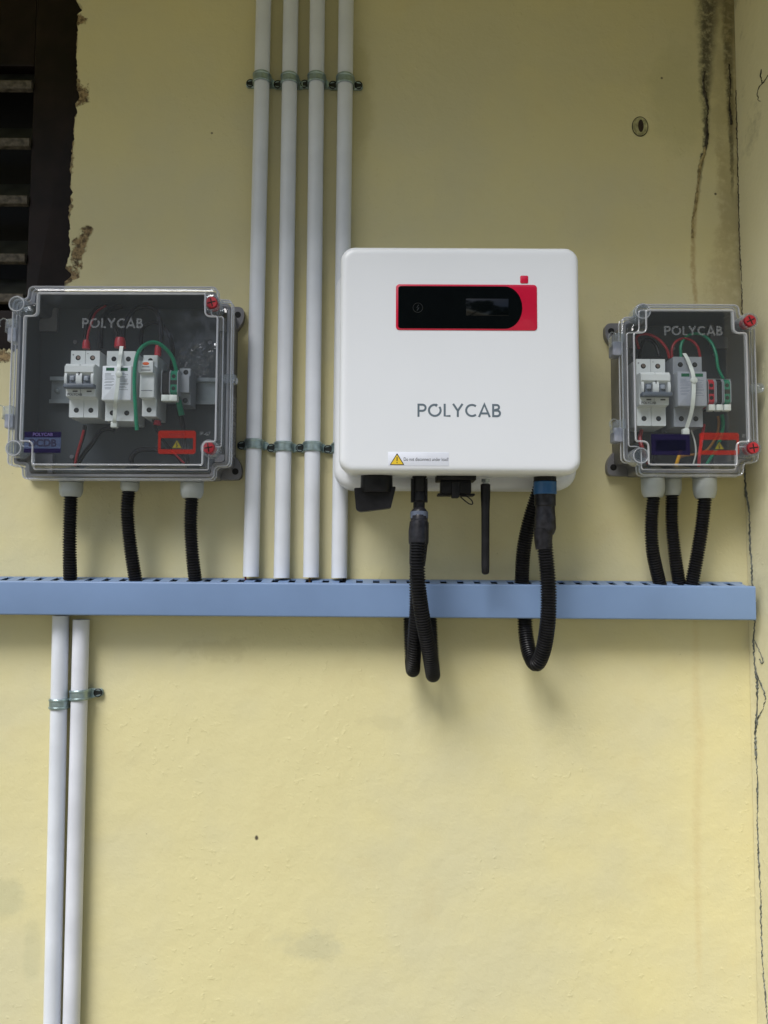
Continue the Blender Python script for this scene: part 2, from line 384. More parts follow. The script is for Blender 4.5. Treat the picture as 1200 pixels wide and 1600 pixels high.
# ------------------------------------------------------------------ materials in use
M = {}
M['pvc'] = plain('white_pvc', (0.68, 0.715, 0.78), 0.32, spec=0.5, var=0.04, scale=14)
M['pvc_dirty'] = plain('white_pvc_scuffed', (0.67, 0.69, 0.75), 0.38, var=0.06, scale=10)
M['zinc'] = plain('zinc_plate', (0.36, 0.46, 0.47), 0.36, metal=0.75, var=0.15, scale=90)
M['zinc_bright'] = plain('rail_steel', (0.36, 0.40, 0.42), 0.3, metal=0.9, var=0.05)
M['black'] = plain('black_plastic', (0.012, 0.012, 0.014), 0.42, spec=0.2, var=0.2, bump=0.2)
M['corr'] = plain('black_corrugated_plastic', (0.010, 0.010, 0.012), 0.38, spec=0.2, var=0.2)
M['tape'] = plain('black_tape', (0.02, 0.02, 0.024), 0.3, spec=0.2, var=0.3, scale=120, bump=0.5, bscale=120)
M['hole'] = plain('painted_recess_shade', (0.006, 0.006, 0.006), 0.7)  # near-black stands in for the shade inside holes and slots
M['screw'] = plain('dark_screw', (0.03, 0.035, 0.035), 0.35, metal=0.6)
M['white'] = plain('white_powder_coat', (0.72, 0.745, 0.785), 0.34, var=0.008, scale=6, bump=0.06, bscale=1500)
M['red'] = plain('red_film', (0.56, 0.010, 0.045), 0.22, var=0.02, coat=0.3)
M['screen'] = plain('black_film', (0.002, 0.003, 0.0035), 0.18, spec=0.2, var=0.05)
M['lcd'] = plain('dark_glass', (0.002, 0.003, 0.0035), 0.10, var=0.02, spec=0.3, coat=0.1)
M['ink'] = plain('slate_print', (0.11, 0.145, 0.175), 0.5, var=0.02)
M['inkblack'] = plain('black_print', (0.02, 0.02, 0.025), 0.5)
M['paper'] = plain('white_sticker', (0.74, 0.77, 0.86), 0.35, var=0.01)
M['yellow'] = plain('yellow_print', (0.75, 0.52, 0.03), 0.4, var=0.02)
M['blue'] = plain('blue_ring', (0.02, 0.10, 0.26), 0.35)
M['duct'] = plain('blue_grey_pvc', (0.172, 0.262, 0.44), 0.42, var=0.045, scale=7, bump=0.25, bscale=35)
M['duct_in'] = plain('duct_inside_shade', (0.02, 0.025, 0.035), 0.8)  # darker copy of the duct plastic, its inner shade put into the colour
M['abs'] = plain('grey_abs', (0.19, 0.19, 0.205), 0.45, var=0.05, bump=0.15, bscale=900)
M['abs_in'] = plain('grey_abs_inside_shade', (0.050, 0.060, 0.068), 0.35, var=0.06, scale=12)  # darker copy of the grey plastic, shade inside the box painted in
M['gland'] = plain('pale_grey_nylon', (0.38, 0.41, 0.405), 0.38, var=0.03)
M['mod'] = plain('white_module_plastic', (0.66, 0.69, 0.69), 0.4, var=0.01)
M['modg'] = plain('grey_module_plastic', (0.30, 0.32, 0.35), 0.4, var=0.02)
M['label'] = plain('module_label', (0.74, 0.77, 0.82), 0.3, var=0.01)
M['toggle'] = plain('grey_toggle', (0.10, 0.12, 0.15), 0.4)
M['green'] = plain('green_plastic', (0.005, 0.17, 0.095), 0.4)
M['greenwin'] = plain('green_window', (0.01, 0.11, 0.05), 0.3)
M['redp'] = plain('red_plastic', (0.42, 0.022, 0.035), 0.4)
M['redw'] = plain('red_wire', (0.26, 0.010, 0.015), 0.4)
M['brownw'] = plain('brown_wire', (0.28, 0.13, 0.03), 0.4)
M['yelloww'] = plain('yellow_wire', (0.55, 0.28, 0.01), 0.4)
M['greenw'] = plain('green_wire', (0.0, 0.20, 0.10), 0.35)
M['blackw'] = plain('black_wire', (0.008, 0.008, 0.010), 0.35, spec=0.2)
M['tie'] = plain('nylon_tie', (0.68, 0.72, 0.68), 0.35)
M['orange'] = plain('orange_print', (0.75, 0.14, 0.04), 0.4)
M['lid'] = clear_plastic('clear_lid', (0.90, 0.92, 0.94), 0.030, 0.9)
M['rim'] = clear_plastic('whitened_clear_rim', (0.80, 0.82, 0.86), 0.36, 1.4, 0.08, (0.75, 0.76, 0.80))  # whitish colour paints the bright edge lines of the lid
M['lug'] = clear_plastic('clear_lug', (0.84, 0.87, 0.90), 0.10, 1.3, 0.08)
M['etch'] = clear_plastic('etched_print', (0.87, 0.89, 0.91), 0.14, 0.5, 0.3, (0.5, 0.52, 0.54))
M['stk_purple'] = clear_plastic('purple_film', (0.35, 0.32, 0.50), 0.35, 0.5, 0.2, (0.035, 0.028, 0.10))
M['stk_dark'] = clear_plastic('dark_sheer_film', (0.32, 0.32, 0.46), 0.12, 0.5, 0.2, (0.03, 0.03, 0.10))
M['stk_blue'] = clear_plastic('bluish_film', (0.7, 0.75, 0.9), 0.30, 0.5, 0.2, (0.14, 0.18, 0.30))
M['stk_red'] = clear_plastic('red_sheer_film', (0.75, 0.40, 0.38), 0.42, 0.4, 0.2, (0.52, 0.05, 0.04))
M['stk_yel'] = clear_plastic('yellow_sheer_film', (0.6, 0.6, 0.3), 0.5, 0.4, 0.2, (0.35, 0.30, 0.06))
M['wood'] = plain('dark_brown_paint', (0.012, 0.007, 0.006), 0.45, spec=0.2, var=0.25, scale=25, bump=0.4, bscale=80)
M['slat'] = plain('aged_slat', (0.020, 0.022, 0.017), 0.55, var=0.25, scale=40)
M['lip'] = plain('dusty_slat_lip', (0.105, 0.09, 0.07), 0.7, var=0.3, scale=120)
M['mud'] = plain('dark_mud_trail', (0.060, 0.052, 0.036), 0.9, var=0.35, scale=150, bump=1.0, bscale=600)
M['mudb'] = plain('brown_mud_trail', (0.12, 0.10, 0.065), 0.9, var=0.45, scale=60, bump=1.0, bscale=600)
M['mudp'] = plain('pale_mud_trail', (0.36, 0.29, 0.14), 0.9, var=0.25, scale=150, bump=1.0, bscale=600)
M['mudg'] = plain('grey_mud_trail', (0.15, 0.16, 0.14), 0.9, var=0.3, scale=150, bump=1.0, bscale=600)

# ================================================================== the wall
EDGE_PX = [(126, -140), (120, -20), (121, 60), (119, 90), (120, 140), (117, 180), (114, 230), (111, 270), (110, 310), (108, 345), (106, 380), (104, 410), (103, 440), (100, 470), (98, 545)]
def edge_outline():
    pts = []
    fine = []
    for (a, b), (c, d_) in zip(EDGE_PX[:-1], EDGE_PX[1:]):
        n = max(2, int((d_ - b) / 3))
        for i in range(n): fine.append((a + (c - a) * i / n, b + (d_ - b) * i / n))
    rn = random.Random(3); w1 = 0
    for i, (a, b) in enumerate(fine):
        w1 = w1 * 0.75 + rn.uniform(-1.6, 1.6)
        bite = 0
        for (by, bh, bd) in ((12, 9, 8), (150, 10, 3), (385, 22, 4), (430, 9, 9), (300, 8, 2)):
            bite += bd * max(0, 1 - ((b - by) / bh) ** 2)
        pts.append((a + w1 + bite + rn.uniform(-.5, .5), b))
    return pts
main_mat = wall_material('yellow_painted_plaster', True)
XC = at(1170, 1000)[0]       # where the side wall meets this one
FLOOR, TOP = -1450, 1900
op = [at(a, b) for a, b in edge_outline()]
sill = []
rn = random.Random(5)
px = 98
while px > -60:
    sill.append(at(px, 547 + rn.uniform(-4, 4))); px -= 4
XL = -2600; OL = -1150      # window opening's far side
outer = [(XL, FLOOR), (XC + 260, FLOOR), (XC + 260, TOP)]
zt = 845
hole = [(op[0][0] - 2, zt)] + op + sill + [(OL, sill[-1][1]), (OL, zt)]
mb = MB()
import bmesh
bm = bmesh.new()
def ring(pts):
    vs = [bm.verts.new((x / 1000, 0, z / 1000)) for x, z in pts]
    return [bm.edges.new((vs[i], vs[(i + 1) % len(vs)])) for i in range(len(vs))]
ed = ring([(XL, FLOOR), (XC + 260, FLOOR), (XC + 260, TOP), (XL, TOP)]) + ring(hole)
bmesh.ops.triangle_fill(bm, edges=ed, use_beauty=True, use_dissolve=False)
fr = list(bm.faces)
ext = bmesh.ops.extrude_face_region(bm, geom=fr)
bmesh.ops.translate(bm, verts=[v for v in ext['geom'] if isinstance(v, bmesh.types.BMVert)], vec=(0, 0.11, 0))
bmesh.ops.recalc_face_normals(bm, faces=bm.faces)
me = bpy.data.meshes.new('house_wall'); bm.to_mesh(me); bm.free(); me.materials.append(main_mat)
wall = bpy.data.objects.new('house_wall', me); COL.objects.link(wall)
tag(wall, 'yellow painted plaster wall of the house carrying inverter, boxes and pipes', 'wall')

side_mat = wall_material('yellow_painted_pilaster', False)
pm = MB(); pm.loft([[(x, d, z) for x, z in rrect(XC, XC + 258, FLOOR + 2, TOP - 2, 3, 2)] for d in (1, 110, 240)])
pil = pm.build('wall_pilaster', side_mat)
tag(pil, 'yellow pilaster at the right edge, standing out from the wall with cracks and mud trails', 'pilaster')

# mud trails
def trail(pts, rads, mat, parent, rs=1, jit=.3):
    rn = random.Random(rs); p = spline(pts, 2.2); n = len(p); m = MB()
    q = [(a + rn.uniform(-.5, .5), b + rn.uniform(-.9, .9) * jit, c) for a, b, c in p]
    R = [(rads[0] + (rads[1] - rads[0]) * i / n) * rn.uniform(.7, 1.2) * (1 + .45 * math.sin(i * .23 + rs) * math.sin(i * .061)) for i in range(n)]
    m.tube(q, R, 6); return m.build('mud_trail', mat, parent)
def wtrail(pp, rads, mat, rs): return trail([(*[at(a, b)[0]], 0.3, at(a, b)[1]) for a, b in pp], rads, mat, wall, rs)
wtrail([(1101, 112), (1099, 130), (1102, 150), (1106, 170), (1104, 190), (1105, 212), (1102, 235)], (1.2, 2.0), M['mud'], 11)
wtrail([(1102, 230), (1099, 245), (1093, 262), (1090, 290), (1087, 320), (1082, 345), (1082, 372)], (2.0, 1.4), M['mudp'], 12)
wtrail([(1139, 100), (1141, 130), (1140, 165), (1143, 195)], (0.8, 1.4), M['mud'], 13)
def strail(pp, rads, mat, rs):
    o = []
    for a, b in pp:
        d_, z_ = side(a, b, XC); o.append((XC - 0.2, max(1.0, d_), z_))
    return trail(o, rads, mat, pil, rs, 1.6)
strail([(1144, 150), (1145, 180), (1148, 200), (1150, 230), (1151, 290), (1152, 350), (1156, 380), (1158, 420), (1160, 480), (1161, 600)], (0.8, 0.8), M['mudb'], 21)
strail([(1161, 600), (1163, 740), (1167, 775), (1171, 800), (1172, 840), (1175, 885), (1176, 910), (1180, 940), (1180, 970), (1178, 1000), (1180, 1040), (1184, 1070), (1183, 1110), (1181, 1140), (1182, 1180)], (1.2, 1.8), M['mudg'], 27)
strail([(1182, 1180), (1184, 1230), (1184, 1290), (1186, 1340), (1189, 1400), (1190, 1460), (1193, 1520), (1197, 1560), (1200, 1620)], (1.2, 0.9), M['mudg'], 22)
strail([(1178, 998), (1184, 1010), (1190, 1025), (1193, 1032), (1191, 1037), (1188, 1030)], (0.8, 0.6), M['mudg'], 23)
strail([(1180, 1045), (1186, 1062), (1193, 1078), (1196, 1092), (1192, 1108), (1186, 1120), (1183, 1132)], (0.9, 1.0), M['mudg'], 24)
strail([(1200, 118), (1194, 128), (1187, 135), (1184, 146), (1186, 157), (1189, 158)], (0.8, 0.6), M['mud'], 25)
strail([(1190, 108), (1189, 122), (1192, 130)], (0.9, 0.9), M['mud'], 26)

# filled anchor hole in the wall
x, z = at(1000, 198)
hp = thing('wall_plug', 'round filled anchor plug with a dark hole in the wall right of the pipes', 'wall plug', x, 0, z)
m = MB(); m.lathe([(12.0, 0.2), (11.6, 0.9), (10.6, 1.1), (9.8, 0.5), (5, 0.5)], seg=28, sx=.88, sz=1.12); m.build('filler_ring', plain('filler', (0.40, 0.38, 0.20), .7, var=.2, scale=200), hp)
m = MB(); m.lathe([(12.6, 0.25), (12.5, 0.7), (11.7, 0.95), (11.0, 0.7)], seg=28, sx=.88, sz=1.12, cap1=False); m.build('filler_edge', M['mud'], hp)
m = MB(); m.lathe([(4.4, 0.6), (4.1, 1.0), (3.0, 0.75), (0.5, 0.7)], seg=20, c=(1, 0, 1), sx=.85, sz=2.0); m.build('hole', plain('plug_hole', (0.03, 0.018, 0.012), .7), hp)

# ================================================================== louvred window
x0w, zt_ = at(0, 200); win = thing('louvred_window', 'dark brown wooden window frame with dusty louvre slats, top left behind the box', 'window', at(60, 300)[0], 0, at(60, 300)[1])
wx, wz = at(60, 300)
DW = -22
xr_t, _ = at(128, 0, DW); xl_t = at(53, 0, DW)[0]
m = MB(); m.rbox(at(50, 300, DW)[0] - wx, at(150, 300, DW)[0] - wx, at(60, 545)[1] - wz, zt - wz + 10, -70, DW + 8, 1.5, 2); m.build('stile', M['wood'], win)
m = MB(); m.rbox(OL - wx - 20, at(50, 300, DW)[0] - wx - .6, at(60, 545)[1] - wz - 0, at(20, 478)[1] - wz, -66, DW + 5, 1.5, 2); m.build('bottom_rail', M['wood'], win)
m = MB(); m.rbox(OL - wx - 20, at(50, 300, DW)[0] - wx - .6, at(20, 112, -30)[1] - wz, zt - wz + 10, -66, DW + 5, 1.5, 2); m.build('top_rail', M['wood'], win)
def slat_mb():
    m = MB(); prof = [(-16, -13), (-13, -13), (-38, 27), (-41, 27)]
    m.loft([[(xx, d, z) for d, z in prof] for xx in (OL - wx - 20, at(50, 300, DW)[0] - wx - .6)])
    return m
def lip_mb():
    m = MB(); m.loft([[(xx, d, z) for d, z in fillet([(-20, -14), (-9, -14), (-9, -2), (-16, -2)], 2, 3)] for xx in (OL - wx - 20, at(50, 300, DW)[0] - wx - .8)])
    return m
s0 = None
for py in (140, 229, 318, 408, 470):
    zz = at(25, py, DW)[1] - wz + 8
    if s0 is None:
        s0 = slat_mb().build('slat', M['slat'], win); l0 = lip_mb().build('slat_lip', M['lip'], s0); s0.location.z = zz / 1000
    else:
        s1 = s0.copy(); COL.objects.link(s1); s1.location.z = zz / 1000; l1 = l0.copy(); COL.objects.link(l1); l1.parent = s1
m = MB(); m.box(OL - wx - 40, at(190, 300)[0] - wx, -108, -100, at(60, 560)[1] - wz, zt - wz + 40); m.build('room_shade_sheet', M['hole'], win)  # near-black sheet stands in for the dark room behind the slats

# ================================================================== conduits
PR = 10.2; PD = 13.6      # radius, centre off the wall
def pipe(p0, p1, label, mat=M['pvc'], grp='white pipes running up the wall'):
    x0, z0 = at(*p0, PD); x1, z1 = at(*p1, PD)
    m = MB(); n = 8; L = Vector((x1 - x0, 0, z1 - z0)); pts = [(L.x * i / n, 0, L.z * i / n) for i in range(n + 1)]
    ring_out = m.tube(pts, PR, 28, caps=False)
    # open end with wall thickness at the start
    ls = []
    for r, k in ((PR, 0), (PR - 1.6, 0), (PR - 1.6, 25)):
        ls.append([(math.cos(a) * r, math.sin(a) * r, k * (1 if L.z > 0 else -1)) for a in [2 * math.pi * i / 28 for i in range(28)]])
    m.loft(ls, False, True)
    o = m.build('conduit_pipe', mat); o.location = (x0 / 1000, -PD / 1000, z0 / 1000)
    tag(o, label, 'pipe', grp); return (x0, z0, x1, z1)
UP = [((392, 901), (414, -90)), ((440, 903), (456, -90)), ((486, 902), (497, -90)), ((530, 903), (542, -90))]
ORD = ['leftmost of the four white pipes rising above the duct', 'second from left of the four white pipes rising above the duct', 'third from left of the four white pipes rising above the duct', 'rightmost white pipe above the duct, passing behind the inverter']
pl = [pipe(a, b, o) for (a, b), o in zip(UP, ORD)]
def pxat(seg, z): return seg[0] + (seg[2] - seg[0]) * (z - seg[1]) / (seg[3] - seg[1])
pl2 = [pipe((95, 962), (80, 1660), 'left pipe of the white pair below the duct', M['pvc'], 'white pipes below the duct'),
       pipe((127, 968), (110, 1660), 'right pipe of the white pair below the duct, scuffed at its edge', M['pvc_dirty'], 'white pipes below the duct')]
def clamp(x, z, label, left=18, right=12.5, rot=0, group='upper row of pipe clamps', hl=True, hr=False, h=6.5, dd=0):
    t = thing('pipe_clamp', label, 'pipe clamp', x, 0, z, rot, group)
    r = PR + 0.5; path = [(-left - 4.5, 3.2 + dd), (-r - 1.8, 3.2 + dd), (-r - .3, 5.5)]
    path += [(-math.cos(rad(a)) * r, PD + math.sin(rad(a)) * r) for a in range(0, 181, 12)]
    path += [(r + .3, 5.5), (r + 1.8, 3.2 + dd), (right + 4.5, 3.2 + dd)]
    prof = [(-h, .9), (-h + 1, 1.7), (-h + 2.6, 1.7), (-h + 3.4, 1.0), (h - 3.4, 1.0), (h - 2.6, 1.7), (h - 1, 1.7), (h, .9), (h, 0), (-h, 0)]
    ls = []; n = len(path)
    for i, p in enumerate(path):
        a = Vector(path[max(0, i - 1)]); b = Vector(path[min(n - 1, i + 1)]); tt = (b - a).normalized(); nn = Vector((-tt.y, tt.x))
        k = 1.0
        if i in (0, n - 1): k = .55
        ls.append([(p[0] + nn.x * o, p[1] + nn.y * o, zz * k) for zz, o in prof])
    m = MB(); m.loft(ls); m.build('strap', M['zinc'], t)
    m = MB(); m.rbox(-left - 6, right + 6, -h * .8, h * .8, 0.2 + dd, 3.0 + dd, 4, .5); m.build('spacer_bar', M['zinc'], t)
    for sgn, L_, on in ((-1, left, hl), (1, right, hr)):
        if on:
            m = MB(); m.lathe([(5.6, 3.6 + dd), (5.6, 5.0 + dd), (4.6, 5.6 + dd), (4.2, 4.6 + dd), (0.4, 4.4 + dd)], c=(sgn * (L_ - .2), 0, 0), seg=16); m.build('screw', M['screw'], t)
    return t
ordn = ['first', 'second', 'third', 'fourth']
for i, s in enumerate(pl):
    z = at(0, [122, 122, 123, 124][i] , PD)[1]; z = at([413, 454, 496, 541][i], [117, 119, 118, 120][i], PD + 8)[1] - 1
    clamp(pxat(s, z), z, 'metal clamp on the %s pipe from left, near the top of the pipes' % ordn[i], left=17.2, right=(12 if i < 3 else 17.5), hr=(i == 3), dd=(i % 2) * 0.5)
    z = at([400, 444, 489, 536][i], [693, 697, 697, 699][i], PD + 8)[1]
    clamp(pxat(s, z), z, ['metal clamp on the first pipe from left, beside the large clear box', 'metal clamp on the second pipe from left, level with the inverter', 'metal clamp on the third pipe from left, just left of the inverter', 'metal clamp on the rightmost upper pipe, mostly behind the inverter'][i], left=17.5, right=(12 if i < 3 else 17), hr=(i == 3), group='lower row of pipe clamps', dd=(i % 2) * 0.5)
z = at(95, 1101, PD + 8)[1]; clamp(pxat(pl2[0], z), z, 'metal clamp on the left pipe below the duct', left=10.5, right=8, hl=True, group='clamps below the duct')
z = at(125, 1087, PD + 8)[1]; clamp(pxat(pl2[1], z), z, 'metal clamp on the right pipe below the duct, lug out to the right', left=8, right=20.5, hl=False, hr=True, rot=-3, group='clamps below the duct', dd=0.5)

# ================================================================== slotted wiring duct
DUCT_D = 44
zt1 = at(600, 912, DUCT_D)[1]; zb1 = at(600, 965, DUCT_D)[1]; zt0 = at(600, 905, 4)[1]; xr = at(1181, 940, DUCT_D)[0]; xl = -760
du = thing('wiring_duct', 'long blue-grey slotted wiring duct running across the wall under the boxes', 'wiring duct', 0, 0, (zt1 + zb1) / 2)
zc = (zt1 + zb1) / 2; T1, B1, T0 = zt1 - zc, zb1 - zc, zt0 - zc
m = MB()   # cover: front face with lips folded back
out = fillet([(30, T1 + .6), (DUCT_D, T1), (DUCT_D, B1), (30, B1)], [0.1, 2.2, 2.2, .1], 4)
inn = [(30, B1 + 1.4), (DUCT_D - 1.6, B1 + 1.6), (DUCT_D - 1.6, T1 - 1.6), (30, T1 - 1.2)]
m.loft([[(xx, d, z) for d, z in out + inn] for xx in (xl, xr)]); m.build('cover', M['duct'], du, smooth=30)
m = MB(); m.box(xl, xr - 1, 0.5, 3, B1 - 1, T0 - 0.5); m.build('back_plate', M['duct_in'], du)
m = MB(); m.loft([[(xx, d, z) for d, z in ((3, B1 - 2), (3, B1 - .5), (DUCT_D - 2.5, B1 + 3.2), (DUCT_D - 2.5, B1 + 1.8))] for xx in (xl, xr - 1)]); m.build('lower_side', M['duct'], du)
m = MB(); m.box(xr - 2.2, xr - .4, 3, DUCT_D - 2, B1 + 1, T1 - 1.8); m.build('end_cap', M['duct'], du)
# upper side: solid strip at the wall and fingers with slots between
m = MB(); m.loft([[(xx, d, z) for d, z in ((3, T0 - 1.8), (3, T0), (10, T0 - .8), (10, T0 - 2.6))] for xx in (xl, xr - 1)]); m.build('upper_side', M['duct'], du)
pitch = 26.1 * mmpp(20)
xs = at(43, 908, 20)[0]
while xs - pitch > xl: xs -= pitch
f0 = None; wdt = pitch * 0.60
DT = T0 - T1
while xs + wdt + 3 < xr:
    if f0 is None:
        m = MB(); z1_, z2_ = T0 - .8, T1 - .4
        m.loft([[(xx, d, z) for d, z in ((9.9, z1_ - 1.6), (9.9, z1_ - .02), (32, z2_ + 1.2), (DUCT_D - 3, z2_ - .6), (DUCT_D - 3, z2_ - 2.4))] for xx in (0, 0 + wdt)])
        f0 = m.build('duct_finger', M['duct'], du); f0.location.x = (xs) / 1000
    else:
        f = f0.copy(); COL.objects.link(f); f.location.x = xs / 1000
    xs += pitch

# ================================================================== inverter
cx, cz = at(715, 570, 60)
inv = thing('solar_inverter', 'white wall mounted inverter with red and black display, hanging in the middle', 'inverter', cx, 0, cz, -0.15)
FD = 128
def lx(px, py, d): x, z = at(px, py, d); return x - cx, z - cz
FE = 114; XL0 = lx(531, 560, FE)[0]; XR0 = lx(903.5, 560, FE)[0]; ZT0 = lx(715, 391, FE)[1]; ZB0 = lx(715, 742, FE)[1]
# rear housing
m = MB(); ls = []
bx0, bx1 = lx(523, 600, 40)[0], lx(899, 700, 40)[0]; bz0 = lx(700, 765, 40)[1]; bz1 = lx(530, 424, 40)[1]
for d, i in ((14, 3), (16, 0), (40, 0), (46, 1.2), (50, 4), (52, 9)):
    ls.append([(x, d, z) for x, z in rrect(bx0 + i, bx1 - i, bz0 + i, bz1 - i, 24 - i, 8)])
m.loft(ls); m.build('rear_housing', M['white'], inv)
m = MB(); m.box(bx0 + 60, bx1 - 60, 0.5, 14.5, bz0 + 40, bz1 - 30); m.build('wall_bracket', M['zinc'], inv)
m = MB(); ls = []
for d, i in ((51, 4), (60, 3), (90, 1.2), (112, 0.2), (119, 0.3), (123, 1.2), (125.8, 3), (127.3, 5.4), (127.8, 8), (FD, 11)):
    ls.append([(x, d, z) for x, z in rrect(XL0 + i, XR0 - i, ZB0 + i * .9, ZT0 - i, max(3, 17 - i * .7), 10)])
m.loft(ls); m.build('front_cover', M['white'], inv, smooth=50)
# display
e = FD
dx0, dz1 = lx(619, 444, FD); dx1, dz0 = lx(839.5, 517, FD)
m = MB(); m.rbox(dx0, dx1, dz0, dz1, e + .02, e + .7, 4.0, .25, 6); disp = m.build('display_panel', M['red'], inv)
sx0 = lx(622.5, 447, FD)[0]; sx1 = lx(816, 480, FD)[0]; sz1 = lx(700, 447.5, FD)[1]; sz0 = lx(700, 513.5, FD)[1]
R = (sz1 - sz0) / 2; mid = (sz1 + sz0) / 2; R2 = R * .82
o_ = [(sx0 + 3, sz0)] + [(sx1 - R2 + R2 * math.cos(rad(a)), mid + R * math.sin(rad(a))) for a in range(-90, 91, 6)] + arc(sx0 + 3, sz1 - 3, 3, 90, 180, 4) + arc(sx0 + 3, sz0 + 3, 3, 180, 264, 4)
m = MB(); m.prism(o_, e + .72, e + .95); m.build('screen', M['screen'], disp)
a, b = lx(728, 467, FD); c, d_ = lx(795, 494, FD); m = MB(); m.rbox(a, c, d_, b, e + .97, e + 1.05, 1.2, .03, 3); m.build('display_glass', M['lcd'], disp)
a, b = lx(653, 481, FD); m = MB(); m.tube([(a + 5.6 * math.cos(t * .3142), e + 1.0, b + 5.6 * math.sin(t * .3142)) for t in range(20)], .28, 4, closed=True)
m.ribbon([(a + 1, b + 3.4), (a - 1.2, b), (a + 1.2, b), (a - 1, b - 3.4)], .6, e + .96, e + 1.05); m.build('status_symbol', plain('faint_print', (.02, .023, .026), .4), disp)
a, b = lx(813, 431, FD); c, d_ = lx(825.5, 443.2, FD); m = MB(); m.rbox(a, c, d_, b, e + .02, e + .6, 1.6, .2, 4); m.build('film_tab', M['red'], inv)
a, b = lx(652, 630.5, FD); c, d_ = lx(782, 652, FD); wordmark(a, c, d_, b, e + .02, M['ink'], inv, .155)
a, b = lx(606, 706, FD); c, d_ = lx(701, 728, FD); m = MB(); m.rbox(a, c, d_, b, e - .5, e + .16, .6, .05, 2); st = m.build('warning_sticker', M['paper'], inv)
a, b = lx(620, 707.5, FD); c, d_ = lx(631.5, 726.5, FD); hw = c - a
m = MB(); m.prism(fillet([(a - hw, d_), (a + hw, d_), (a, b)], 1.2, 3), e + .18, e + .24); m.build('triangle_border', M['inkblack'], st)
m = MB(); m.prism(fillet([(a - hw + 1.6, d_ + .9), (a + hw - 1.6, d_ + .9), (a, b - 1.9)], .8, 3), e + .25, e + .30); m.build('triangle_fill', M['yellow'], st)
m = MB(); m.ribbon([(a, b - 4.6), (a, d_ + 4.6)], 1.1, e + .31, e + .35); m.ribbon([(a, d_ + 3.4), (a, d_ + 2.2)], 1.1, e + .31, e + .35); m.build('exclamation_mark', M['inkblack'], st)
a, b = lx(630, 719.8, FD); text('lettering', 'Do not disconnect under load!', 5.6, a, b, e + .2, M['inkblack'], st, wide=.74)

# things plugged in below: all on the underside, z up to ZB
ZB = lx(700, 741, 100)[1]
def below(px, py, d): return lx(px, py, d)
# DC switch
DS = 92
a, b = below(588, 748, DS); k = mmpp(DS)
zt_ = below(588, 742, DS)[1] + 3
m = MB(); m.lathe([(25 * k, zt_), (25 * k, b - 3), (25.5 * k, b - 14), (24 * k, b - 17)], 'z', c=(a, DS, 0), seg=28); sw = m.build('dc_switch', M['black'], inv)
q = [below(px, py, DS) for px, py in ((553, 763), (618, 761), (610, 794), (563, 800), (556, 797))]
m = MB(); m.prism(fillet(q, 2, 3), DS - 7, DS + 9); m.build('switch_handle', M['black'], sw)
# MC4 plugs
DC = 88; k = mmpp(DC); a, b = below(655, 745, DC)
for j, dd in enumerate((0, -26)):
    m = MB(); D_ = DC + dd
    zz = lambda py: below(655, py, D_)[1]
    m.lathe([(11.5 * k, zz(742)), (11.5 * k, zz(746)), (10 * k, zz(747)), (10.5 * k, zz(765)), (9 * k, zz(768)), (11 * k, zz(772)), (11 * k, zz(782)), (8.5 * k, zz(785)), (8.5 * k, zz(800))], 'z', c=(a, D_, 0), seg=14)
    m.box(a - 12.5 * k, a - 9 * k, D_ - 3, D_ + 4, zz(785), zz(748)); m.box(a + 9 * k, a + 12.5 * k, D_ - 3, D_ + 4, zz(785), zz(748))
    m.build('dc_plug', M['black'], inv)
# comms cover
DM = 90; k = mmpp(DM)
f = lambda px, py: below(px, py, DM)
m = MB(); p0, p1 = f(681, 743), f(742, 752)
m.rbox(p0[0], p1[0], p1[1], p0[1] + 2, DM - 20, DM + 12, 1.5, 1.2)
p0, p1 = f(688, 752), f(735, 772); m.rbox(p0[0], p1[0], p1[1], p0[1] + .5, DM - 16, DM + 8, 2, 1.5)
p0, p1 = f(683, 771), f(741, 775); m.rbox(p0[0], p1[0], p1[1], p0[1], DM - 14, DM + 4, 1, .8)
p0, p1 = f(704, 754), f(716, 779); m.rbox(p0[0], p1[0], p1[1], p0[1], DM, DM + 12, 2, 1.5); cm = m.build('comms_cover', M['black'], inv)
lp = [(*[f(a, b)[0]], DM + 6, f(a, b)[1]) for a, b in ((718, 776), (727, 776), (735, 782), (737, 788), (732, 788), (725, 783), (718, 777))]
m = MB(); m.tube(spline(lp, 1.2), .8, 6); m.build('tether', M['black'], cm)
# antenna
DA = 84; k = mmpp(DA); a = f(759, 760)[0]; zz = lambda py: lx(759, py, DA)[1]
m = MB(); m.lathe([(7 * k, zz(749)), (7 * k, zz(753)), (5 * k, zz(753.5)), (5 * k, zz(758))], 'z', c=(a, DA, 0), hexa=True); m.build('antenna_nut', M['zinc_bright'], inv)
x2 = lx(757.5, 890, DA)[0]
m = MB(); m.tube([(a + (x2 - a) * t, DA, zz(756) + (zz(898) - zz(756)) * t) for t in (0, .01, .12, .3, .6, .9, .975, .992, 1)], [4.4, 5.9, 5.9, 5.0, 4.9, 4.9, 4.6, 3.4, 1.2], 16); m.build('antenna', M['black'], inv)
